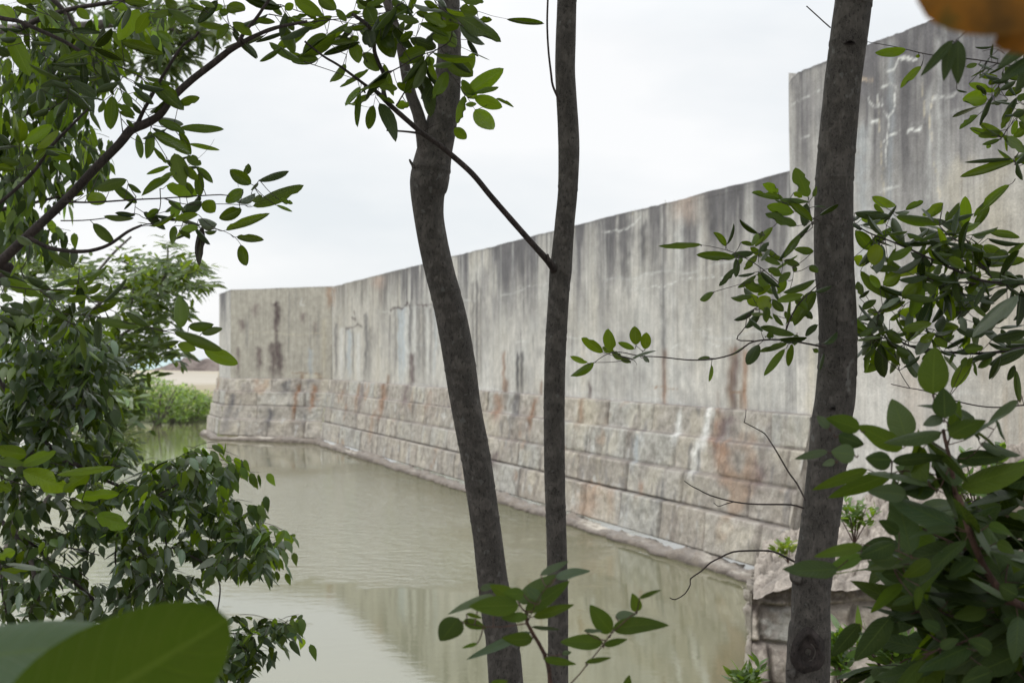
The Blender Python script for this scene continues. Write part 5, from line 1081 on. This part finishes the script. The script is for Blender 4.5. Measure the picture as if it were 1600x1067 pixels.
# ------------------------------------------------------------------ tree leaning in from the right edge
tH = empty('broadleaf_tree', (2.15, 3.2, 1.4), 'tree beyond the right edge whose leafy branches reach in front of the tall wall', 'tree')
T = Tubes(); T.add([[2.15, 3.2, 1.3, .08], [2.05, 3.15, 2.4, .07], [2.0, 3.1, 3.6, .06], [1.8, 3.0, 5.2, .04]], 18, .02, .06, 8, 3); T.build('trunk', M_BARK, tH)
LV = Leaves(); TW = Tubes()
RR = [(650, 70, 792, 147, 68, 'y'), (540, 172, 775, 165, 78, 'd'), (580, 212, 732, 227, 58, 'y'), (860, 155, 962, 103, 52), (800, 192, 1085, 232, 104), (780, 202, 885, 352, 94, 'p'), (955, 272, 1072, 292, 42, 'd'), (1095, 110, 980, 182, 58, 'y'), (1085, 130, 1030, 202, 52, 'y'), (1110, 217, 1190, 103, 44), (1235, 252, 1240, 78, 78, 'y'), (1110, 237, 1282, 242, 48, 'y'), (1510, -5, 1300, 205, 84), (1380, 130, 1290, 287, 74), (1378, 290, 1562, 327, 58),
    (1375, 330, 1562, 372, 52, 'd'), (1110, 290, 1217, 302, 48), (1280, 310, 1362, 302, 52, 'p'), (545, 282, 640, 392, 94), (675, 365, 682, 492, 108, 'Y'), (535, 450, 607, 492, 74, 'Y'), (1015, 470, 812, 542, 98, 'Y'), (640, 372, 782, 262, 62), (640, 512, 807, 522, 52), (578, 535, 752, 702, 88), (720, 622, 822, 562, 92, 'y'), (918, 352, 1052, 332, 46, 'd'), (1100, 330, 1060, 442, 58), (748, 462, 902, 402, 62, 'y'), (900, 442, 1002, 402, 62), (930, 532, 1042, 512, 82),
    (820, 592, 982, 582, 58, 'd'), (838, 702, 962, 622, 92, 'y'), (858, 692, 1032, 717, 52), (812, 792, 1025, 802, 76, 'y'), (820, 842, 902, 862, 62), (838, 902, 1012, 872, 62, 'y'), (700, 772, 822, 692, 42, 'p'), (590, 772, 682, 702, 52), (620, 782, 682, 802, 52), (560, 832, 672, 832, 36, 'd'), (570, 942, 652, 892, 42), (740, 912, 842, 972, 88), (618, 987, 792, 982, 52), (950, 977, 1042, 932, 66, 'y'), (1318, 642, 1482, 572, 62, 'y'), (1130, 452, 1222, 502, 62),
    (1080, 482, 1050, 562, 52, 'p'), (1000, 562, 1182, 582, 52), (970, 612, 1042, 672, 72), (1160, 642, 1040, 852, 62, 'd'), (1160, 652, 1130, 832, 72), (1290, 722, 1185, 822, 52, 'p'), (1200, 722, 1352, 672, 46, 'd'), (1565, 682, 1290, 912, 112, 'p'), (1500, 642, 1330, 742, 72, 'd'), (1620, 742, 1530, 832, 50, 'd'), (1350, 372, 1445, 502, 120), (1440, 402, 1502, 452, 72), (1480, 542, 1602, 592, 62), (1460, 482, 1602, 472, 62), (1498, 422, 1602, 362, 42), (1230, 632, 1312, 682, 62),
    (1040, 872, 1192, 882, 92), (1178, 902, 1402, 912, 112, 'd'), (1200, 822, 1252, 902, 62, 'p'), (1228, 1022, 1342, 1012, 72), (1448, 892, 1602, 862, 52, 'd'), (1400, 962, 1602, 922, 92, 'd'), (1438, 1002, 1602, 982, 92, 'd'), (808, 1012, 902, 1042, 92), (700, 1012, 792, 1042, 62, 'y'), (1048, 942, 1112, 1002, 62), (1050, 720, 1130, 760, 60), (900, 760, 990, 700, 50), (1230, 560, 1330, 600, 50), (1380, 700, 1330, 800, 70, 'd'), (1420, 800, 1310, 870, 70, 'd'), (1080, 400, 1170, 420, 50), (870, 300, 960, 330, 50), (1200, 480, 1270, 540, 50), (700, 640, 640, 560, 50, 'y'),
    (1500, 760, 1420, 860, 80, 'd'), (1590, 560, 1500, 640, 70, 'd'), (1250, 400, 1340, 380, 44), (1010, 620, 1090, 600, 44), (880, 860, 960, 920, 50), (760, 840, 830, 800, 44), (640, 860, 720, 800, 40), (1140, 560, 1080, 620, 50, 'p'), (1280, 820, 1350, 880, 70, 'd'), (1120, 760, 1180, 700, 50), (560, 600, 590, 680, 50), (570, 700, 640, 660, 40, 'd')]
authored(LV, TW, RR, [([(540, 235), (620, 290), (760, 345), (880, 395), (1010, 455), (1200, 540), (1350, 595), (1570, 615), (1850, 600)], 8, 18), ([(920, 565), (1080, 595), (1300, 612)], 9, 10), ([(560, 845), (680, 890), (760, 930), (880, 1000), (1010, 1030), (1200, 1045), (1440, 1040), (1850, 960)], 8, 20), ([(1225, 320), (1300, 430), (1400, 580)], 8, 11), ([(1070, 250), (1150, 330), (1250, 380), (1350, 520)], 6, 7), ([(780, 165), (740, 250), (735, 330)], 4, 4),
    ([(640, 965), (740, 950)], 8, 6), ([(810, 790), (860, 740), (960, 690), (1080, 640)], 4, 4), ([(680, 880), (690, 800), (760, 770)], 4, 3), ([(1040, 900), (1100, 960), (1200, 1010)], 4, 4), ([(840, 1000), (900, 940), (1010, 925)], 4, 3), ([(1060, 720), (1050, 640), (1130, 560)], 5, 5), ([(1100, 400), (1200, 460), (1350, 520)], 7, 7), ([(960, 300), (1080, 310), (1140, 300), (1240, 340)], 4, 4), ([(1190, 820), (1250, 720), (1340, 660), (1500, 620)], 4, 5), ([(1200, 720), (1190, 620), (1150, 600)], 4, 4)], 1200, 290, .25, 3.05, .13, extra=230, exl=.062, exk=('', 'd', 'd', 'y', 'p'))
authored(LV, TW, [(795, 130, 612, 238, 68), (785, 102, 640, 182, 52, 'y'), (670, 92, 595, 162, 42), (950, 142, 848, 207, 42, 'd'), (1160, 132, 1140, 187, 32), (1240, 152, 1208, 217, 38), (1275, 152, 1248, 207, 27), (1290, 182, 1317, 267, 32), (1400, 142, 1320, 217, 58), (1450, 152, 1375, 292, 62, 'd'), (1620, 92, 1400, 182, 82, 'd'), (1540, 202, 1500, 292, 52, 'd'), (1548, 232, 1572, 422, 62), (820, 110, 900, 150, 60), (1050, 100, 960, 170, 40)],
    [([(768, 320), (880, 345), (980, 362), (1200, 432), (1400, 465), (1600, 452), (1850, 440)], 5, 10), ([(820, 235), (850, 290), (885, 342)], 5, 5)], 1200, 520, .25, 3.05, .1)
authored(LV, TW, [(862, 150, 665, 202, 68, 'y'), (957, 255, 828, 372, 58, 'y'), (1255, 365, 1412, 412, 54, 'y'), (1368, 458, 1198, 455, 98, 'y'), (1402, 440, 1303, 605, 54, 'd'), (1312, 560, 1203, 645, 52), (1180, 402, 1242, 417, 22, 'd'), (1440, 385, 1430, 452, 42), (1500, 465, 1398, 485, 42, 'p'), (1552, 450, 1465, 562, 58, 'd'), (1520, 510, 1463, 642, 54), (1320, 610, 1472, 692, 54, 'y'), (1260, 642, 1422, 702, 54, 'y'), (1450, 712, 1345, 742, 32), (1390, 740, 1370, 770, 30, 'y'),
    (1470, 692, 1610, 782, 84), (1610, 642, 1540, 692, 60), (1532, 832, 1252, 835, 44, 'd'), (1535, 852, 1228, 935, 74), (1320, 312, 1422, 332, 42, 'y'), (1240, 262, 1302, 242, 36), (1310, 242, 1442, 257, 36, 'p'), (1400, 352, 1502, 312, 54, 'd'), (1450, 402, 1542, 352, 64, 'd'), (1555, 522, 1610, 602, 62), (1340, 300, 1480, 350, 50, 'd'), (1480, 440, 1580, 400, 60), (1560, 470, 1620, 430, 60), (1530, 560, 1600, 540, 50, 'd'), (1570, 600, 1620, 650, 60), (1560, 860, 1590, 960, 50, 'd'), (1540, 820, 1610, 860, 60), (950, 190, 925, 195, 24, 'y'), (1480, 260, 1560, 330, 60), (1500, 330, 1600, 300, 70, 'd'), (1440, 330, 1380, 370, 50)],
    [([(620, 103), (800, 135), (1020, 185), (1300, 215), (1600, 262), (1850, 260)], 4, 10), ([(1340, 162), (1400, 148), (1440, 152), (1480, 180)], 4, 3), ([(1440, 130), (1470, 170), (1480, 180)], 3, 3), ([(1400, 470), (1440, 380), (1520, 300), (1600, 262)], 4, 6), ([(1460, 700), (1550, 580), (1620, 500)], 4, 6), ([(1540, 830), (1600, 760), (1700, 700)], 5, 8), ([(1560, 890), (1540, 840)], 4, 4), ([(955, 255), (975, 200), (960, 170)], 3, 3)], 1200, 40, .25, 3.05, .12, extra=40, exl=.05, box=(1510, 1700))
TW.add([[*P(1620, 500, 3.1), .012], [2.05, 3.15, 3.4, .02]], 8, .02); TW.add([[*P(1620, 105, 3.05), .010], [1.95, 3.1, 4.1, .02]], 8, .02)
TW.build('branch', M_TWIG, tH)
overhead(LV, 2.6, 2.6, 5.2, 1.6, .7, 350)
LV.build('crown', M_LEAF, tH)

# ------------------------------------------------------------------ foreground bush, lower right
tI = empty('foreground_bush', (1.05, 1.7, 1.4), 'bush of broad rounded dark green leaves close to the viewer at the lower right', 'bush')
LV = Leaves(); TW = Tubes()
kw = dict(shape='ovate', curl=(.15, .7), nl=10, nw=7)
authored(LV, TW, [(1030, 382, 1040, 88, 192), (1105, 532, 1100, 355, 152, 'm'), (1092, 532, 973, 562, 92, 'p'), (865, 660, 790, 402, 190, 'm'), (572, 602, 375, 532, 132), (382, 592, 312, 520, 72, 'p'), (842, 722, 578, 590, 140), (440, 642, 612, 692, 112, 'd'), (372, 742, 168, 772, 68, 'p'), (542, 762, 410, 742, 122, 'm'), (420, 802, 340, 822, 62, 'p'), (772, 792, 618, 790, 132, 'd'), (622, 852, 300, 972, 82), (772, 882, 408, 1012, 112),
    (1062, 982, 808, 820, 150, 'm'), (1050, 985, 828, 965, 170, 'd'), (862, 1012, 648, 982, 122, 'm'), (1130, 642, 1355, 518, 122), (1560, 422, 1385, 562, 72, 'p'), (1430, 542, 1492, 682, 52, 'd'), (1180, 782, 1482, 772, 112, 'd'), (1210, 962, 1640, 840, 190), (1022, 832, 1172, 802, 140, 'm'), (778, 802, 1082, 772, 82, 'd')],
    [([(1095, 605), (1110, 680), (1130, 760), (1150, 860), (1170, 1000), (1190, 1120)], 24, 34), ([(1130, 850), (1060, 985), (1000, 930)], 8, 6), ([(910, 630), (970, 650), (1050, 700), (1120, 740)], 8, 10), ([(1100, 540), (1140, 600), (1125, 700)], 8, 10), ([(1030, 385), (1050, 480), (1100, 560)], 6, 8), ([(1280, 760), (1380, 650), (1440, 560)], 6, 5), ([(770, 880), (850, 860), (1000, 880), (1140, 900)], 8, 10)], 1200, 520, .25, 1.75, .10, extra=22, exl=.06, exk=('d', 'm', 'm', ''), box=(1400, 1700), **kw)
authored(LV, TW, [(1130, 202, 1345, 28, 152, 'd'), (1072, 182, 888, 108, 132, 'm'), (762, 192, 648, 130, 112, 'd'), (972, 272, 758, 128, 160), (732, 252, 545, 332, 132, 'd'), (550, 272, 278, 322, 74), (545, 332, 338, 402, 92), (402, 402, 103, 432, 136, 'm'), (742, 352, 608, 352, 102, 'm'), (802, 432, 668, 432, 112, 'd'), (942, 352, 798, 462, 92), (1190, 342, 1058, 442, 112, 'd'), (1150, 362, 1372, 402, 64, 'y'), (1400, 352, 1490, 422, 122), (1255, 592, 908, 470, 200, 'd'),
    (780, 492, 588, 642, 84, 'y'), (840, 562, 728, 592, 62, 'd'), (872, 722, 780, 622, 102), (880, 502, 868, 642, 52), (712, 682, 508, 925, 152, 'd'), (532, 722, 378, 902, 112, 'd'), (732, 702, 670, 880, 104, 'd'), (1272, 642, 1088, 682, 102), (1482, 622, 1248, 692, 92), (1212, 762, 888, 842, 142), (1182, 852, 878, 962, 142, 'd'), (982, 962, 638, 1052, 132, 'm'), (1100, 932, 1020, 1080, 102), (1300, 882, 1188, 802, 112, 'd'), (1452, 902, 1218, 1002, 162, 'd'), (1500, 752, 1378, 702, 102, 'd'), (1280, 152, 1432, 192, 92),
    (1400, 92, 1500, 102, 54), (1450, 560, 1350, 500, 110, 'd'), (1000, 760, 900, 700, 90, 'd'), (1300, 1000, 1130, 1060, 120, 'd'), (1480, 1000, 1350, 1070, 120, 'd'), (960, 420, 1060, 470, 90, 'd'), (1060, 560, 1180, 470, 110, 'd'), (1400, 640, 1300, 740, 100, 'd'), (1450, 800, 1360, 870, 100), (1000, 860, 1100, 800, 80, 'd'), (1180, 200, 1260, 300, 90, 'd'), (1330, 250, 1440, 300, 80), (860, 300, 940, 380, 80, 'd'), (800, 960, 900, 1040, 90, 'd'), (1170, 920, 1060, 860, 80, 'd')],
    [([(1110, -20), (1150, 120), (1200, 270), (1290, 450), (1420, 590), (1620, 660)], 34, 44), ([(620, 395), (780, 380), (960, 340), (1170, 280)], 8, 14), ([(900, 170), (1000, 220), (1180, 290)], 10, 12), ([(1250, 590), (1380, 600), (1440, 610)], 10, 14), ([(640, 800), (760, 700), (940, 640), (1150, 700), (1350, 640)], 8, 16), ([(900, 900), (1100, 840), (1300, 760), (1500, 700)], 10, 20), ([(1400, 350), (1380, 480), (1420, 590)], 8, 12), ([(540, 260), (660, 280), (760, 300)], 6, 8), ([(1500, 1060), (1540, 860), (1620, 660)], 20, 40)], 1200, 780, .269, 1.75, .14, extra=75, exl=.085, exk=('d', 'm', 'm', ''), box=(1420, 1700), **kw)
TW.add([[*P(1640, 940, 1.75), .016], [1.0, 1.7, 2.3, .018], [1.05, 1.7, 1.35, .024]], 12, .02, .05)
TW.build('stem', M_STEM, tI); TW = Tubes()
for cx, cy, rx, ry, cnt in ((1520, 880, 90, 110, 20), (1570, 1000, 70, 80, 16), (1560, 780, 60, 60, 8), (1450, 1040, 70, 40, 8)):
    for _ in range(cnt):
        a, q = rng.uniform(0, 6.28), math.sqrt(rng.random())
        cluster(LV, TW, P(cx + rx * q * math.cos(a), cy + ry * q * math.sin(a), 1.98 + rng.uniform(-.1, .15)), 7, .080, shape='ovate', droop=.3, cols=[(G_DRK, .06), (G_DRK * .8, .04), (G_MID * .8, .12)], wr=.55, tl=.12, nl=8, nw=5)
TW.build('twig_sprays', M_TWIG, tI)
LV.build('foliage', M_NEAR, tI)

# leaves hanging in close at the upper right
tJ = empty('drooping_branch', (*P(1720, 60, 1.5)[:2], 4.2), 'branch with dark pointed leaves hanging in at the upper right edge, slightly out of focus', 'branch')
LV = Leaves(); TW = Tubes()
authored(LV, TW, [(1152, 95, 965, 305, 64, 'd'), (1145, 110, 1102, 332, 78, 'd'), (1190, 95, 1185, 355, 102, 'd'), (1620, 108, 1445, 252, 92, 'd'), (1640, 205, 1465, 325, 92, 'd'), (1650, 270, 1540, 405, 92, 'd')], [([(1900, -200), (1600, -60), (1300, 10), (1180, 90)], 10, 5), ([(1900, 100), (1760, 130), (1620, 110)], 9, 5), ([(1760, 130), (1650, 210), (1650, 270)], 6, 5)], 1200, 40, .25, 1.7, .04, shape='ovate', curl=(.2, .6))
TW.add([[*P(1675, -10, 1.7), .004], [.95, 1.65, 4.6, .008]], 8, .02); TW.add([[*P(1675, 65, 1.7), .004], [.96, 1.65, 4.3, .007]], 8, .02)
TW.build('stem', M_TWIG, tJ); LV.build('foliage', M_LEAF, tJ)
tJ2 = empty('withered_leaf', (*P(1660, -40, .6)[:2], 3.2), 'blurred brown orange leaf hanging very close at the top right corner', 'leaf')
LV = Leaves(); TW = Tubes(); D = .62
LV.add(P(1700, -60, D), P(1425, -10, D + .02), 200 / F * D, np.array([.1, -1, .25]), 'round', .5, .1, (.10, .030, .003), .28, 14, 9, wave=.01)
LV.add(P(1760, 20, D + .05), P(1560, 60, D + .03), 90 / F * D, np.array([.1, -1, .2]), 'round', .5, .1, (.08, .032, .003), .28, 12, 7)
TW.add([[*P(1700, -60, D), .0015], [*P(1760, -100, D), .002], [*P(1900, -400, D + .2), .004], [.4, .9, 4.4, .006]], 8, .02); TW.add([[*P(1760, 20, D + .05), .0012], [*P(1780, -100, D + .03), .002]], 8, .02)
TW.build('stem', M_TWIG, tJ2); LV.build('blade', M_WITH, tJ2)

# big leaves, lower left, very close
tK = empty('large_leaf_plant', (-.32, .85, 1.4), 'huge blurred green leaf with a paler one behind it at the bottom left corner', 'plant')
LV = Leaves(); TW = Tubes(); D = .82
LV.add(P(-20, 1200, D), P(356, 962, D + .03), 290 / F * D, np.array([-.2, -.8, .55]), 'round', .5, .02, (.036, .072, .002), .5, 24, 11, wave=.006)
LV.add(P(-120, 1040, D + .1), P(260, 975, D + .16), 170 / F * (D + .1), np.array([0, -.6, 1]), 'round', .5, .1, (.09, .14, .09), .12, 16, 9)
LV.add(P(-40, 1100, D + .2), P(70, 1050, D + .2), 60 / F * D, np.array([0, -.5, 1]), 'ovate', .4, .1, (.12, .17, .03), .4, 12, 7)
TW.add([[*P(30, 1175, D), .003], [*P(0, 1230, D), .004], [-.32, .88, 2.4, .006], [-.32, .85, 1.35, .008]], 10, .02)
TW.add([[*P(-90, 1045, D + .1), .003], [*P(-80, 1150, D + .05), .004], [-.33, .88, 2.5, .005]], 8, .02); TW.add([[*P(-40, 1100, D + .2), .002], [*P(-60, 1200, D), .004]], 8, .02)
TW.build('stem', M_STEM, tK); LV.build('foliage', M_NEAR, tK)

# sapling tip, bottom centre
tS = empty('young_sapling', (.07, 1.65, 1.4), 'young sapling with a spray of broad leaves in front of the slim trunk', 'sapling')
LV = Leaves(); TW = Tubes()
authored(LV, TW, [(870, 202, 1057, 135, 78, 'p'), (780, 182, 942, 95, 52, 'p'), (650, 345, 862, 190, 112, 'm'), (690, 402, 932, 240, 102), (650, 362, 372, 372, 132), (640, 330, 490, 250, 100), (500, 302, 238, 395, 72, 'p'), (420, 272, 505, 240, 52, 'p'), (290, 440, 185, 585, 150, 'm'), (318, 460, 442, 495, 72), (340, 412, 432, 440, 27), (702, 430, 540, 440, 62), (738, 432, 965, 368, 72), (732, 562, 553, 572, 92), (722, 522, 352, 668, 72, 'p'),
    (730, 492, 882, 512, 32, 'p'), (402, 590, 322, 612, 26), (1202, 522, 1083, 378, 122), (1210, 502, 1522, 450, 118), (1225, 432, 1342, 402, 72, 'p'), (1355, 400, 1335, 300, 78), (1368, 322, 1492, 265, 32), (1148, 582, 912, 582, 104), (1158, 602, 1292, 560, 52), (1040, 512, 1142, 522, 32, 'p'), (798, 682, 1004, 712, 52), (1048, 702, 1192, 675, 36), (908, 652, 962, 640, 36, 'p'), (1293, 880, 1295, 785, 64), (480, 832, 582, 812, 42), (680, 300, 560, 290, 80), (780, 330, 700, 250, 70, 'm')],
    [([(695, 400), (700, 470), (770, 590), (820, 700), (840, 840), (850, 1000)], 18, 30), ([(830, 900), (960, 827), (1060, 710), (1150, 600), (1210, 520), (1350, 400)], 9, 6), ([(440, 490), (560, 490), (700, 470)], 6, 8), ([(290, 450), (340, 470), (440, 490)], 5, 6), ([(700, 470), (730, 400), (780, 300), (860, 205)], 6, 5), ([(1290, 1100), (1293, 890)], 6, 6), ([(840, 900), (1100, 1000), (1290, 1100)], 8, 6), ([(480, 830), (600, 880), (840, 860)], 5, 6)], 640, 850, .2625, 1.62, .06, shape='ovate', curl=(.1, .5), nl=12, nw=7)
TW.add([[*P(863, 1112, 1.62), .004], [.06, 1.64, 2.3, .006], [.07, 1.65, 1.3, .009]], 10, .02, .05)
TW.build('stem', M_STEM, tS); LV.build('foliage', M_NEAR, tS)

# ------------------------------------------------------------------ small weeds around the ruin
def weed(name, label, px, py, D, h, w, n, ll, cols, grp=None, shape='narrow', z0=None):
    b = P(px, py, D); o = empty(name, tuple(b), label, 'weed', grp); LV = Leaves(); T = Tubes()
    for k in range(n):
        a = rng.uniform(0, 6.28); q = rng.uniform(.1, 1) * w; tp = b + np.array([math.cos(a) * q, math.sin(a) * q * .6, h * rng.uniform(.5, 1)])
        T.add([[*b, .003], [*((b + tp) / 2 + np.array([0, 0, h * .1])), .0025], [*tp, .0015]], 5, .04)
        for f in (.55, .8, 1.0):
            cluster(LV, None, b * (1 - f) + tp * f, 5, ll, shape=shape, droop=-.1, cols=cols, wr=.34, tl=.05, nl=6, nw=3, dirv=(0, 0, 1), curl=(.2, .6))
    T.build('stem', M_STEM, o); LV.build('leaves', M_SMALL, o)
BR_ = [(np.array([.09, .17, .03]), .4), (np.array([.07, .13, .03]), .35)]
weed('green_weed', 'bright green weed growing just right of the thick trunk, on the ruined wall', 1335, 850, 7.0, .22, .16, 8, .06, BR_)
weed('yellow_weed', 'yellow green weed with lobed leaves on rubble at the left side of the thick trunk', 1232, 880, 9.0, .12, .09, 5, .06, [(np.array([.12, .18, .025]), .5), (np.array([.16, .20, .03]), .4)], shape='round')
weed('green_weed', 'weed with pointed leaves between the slim trunk and the thick trunk', 1165, 1085, 5.0, .09, .10, 5, .065, BR_, shape='pointed')
weed('green_weed', 'narrow leaved weed right against the foot of the thick trunk', 1312, 1085, 5.0, .22, .06, 7, .08, BR_)
weed('green_weed', 'low weed with glossy leaves right of the thick trunk, under the foreground bush', 1385, 1060, 4.2, .12, .14, 8, .08, BR_, shape='pointed')
weed('green_weed', 'weed showing between foreground leaves in front of the pale ruined stones', 1530, 830, 5.0, .30, .20, 9, .07, BR_, shape='pointed')
for k, px in enumerate((1290, 1206, 1150, 1075, 1046, 985, 700, 640, 610)):
    A0 = Q3 if px > 1240 else Q2; u = uof(px, A0); b = A0 + D_W * u - NW * .25; zt0 = ZTALL if px > 1240 else ZTOP
    if px == 1290: u = uof(1262, A0); b = A0 + D_W * u - NW * .2
    o = empty('grass_tuft', (b[0], b[1], zt0 - .06), None, 'grass', 'dry grass tufts on top of the fort wall')
    o['label'] = 'dry grass tuft on top of the tall wall near its left corner' if px > 1240 else 'small dry grass tuft growing on top of the long curtain wall'
    V = []; F_ = []
    for j in range(34):
        a = rng.uniform(0, 6.28); hh = rng.uniform(.05, .13); q = np.array([b[0] + rng.gauss(0, .12), b[1] + rng.gauss(0, .12), zt0 - .1]); l = np.array([math.cos(a), math.sin(a), 0]) * hh * .5
        s_ = np.array([.004, 0, 0]); i0 = len(V); V += [q - s_, q + s_, q + l * .5 + s_ * .7 + [0, 0, hh * .7], q + l * .5 - s_ * .7 + [0, 0, hh * .7], q + l + [0, 0, hh]]; F_ += [(i0, i0 + 1, i0 + 2, i0 + 3), (i0 + 3, i0 + 2, i0 + 4)]
    mesh_obj('blades', V, F_, M_DRY, o, smooth=False)
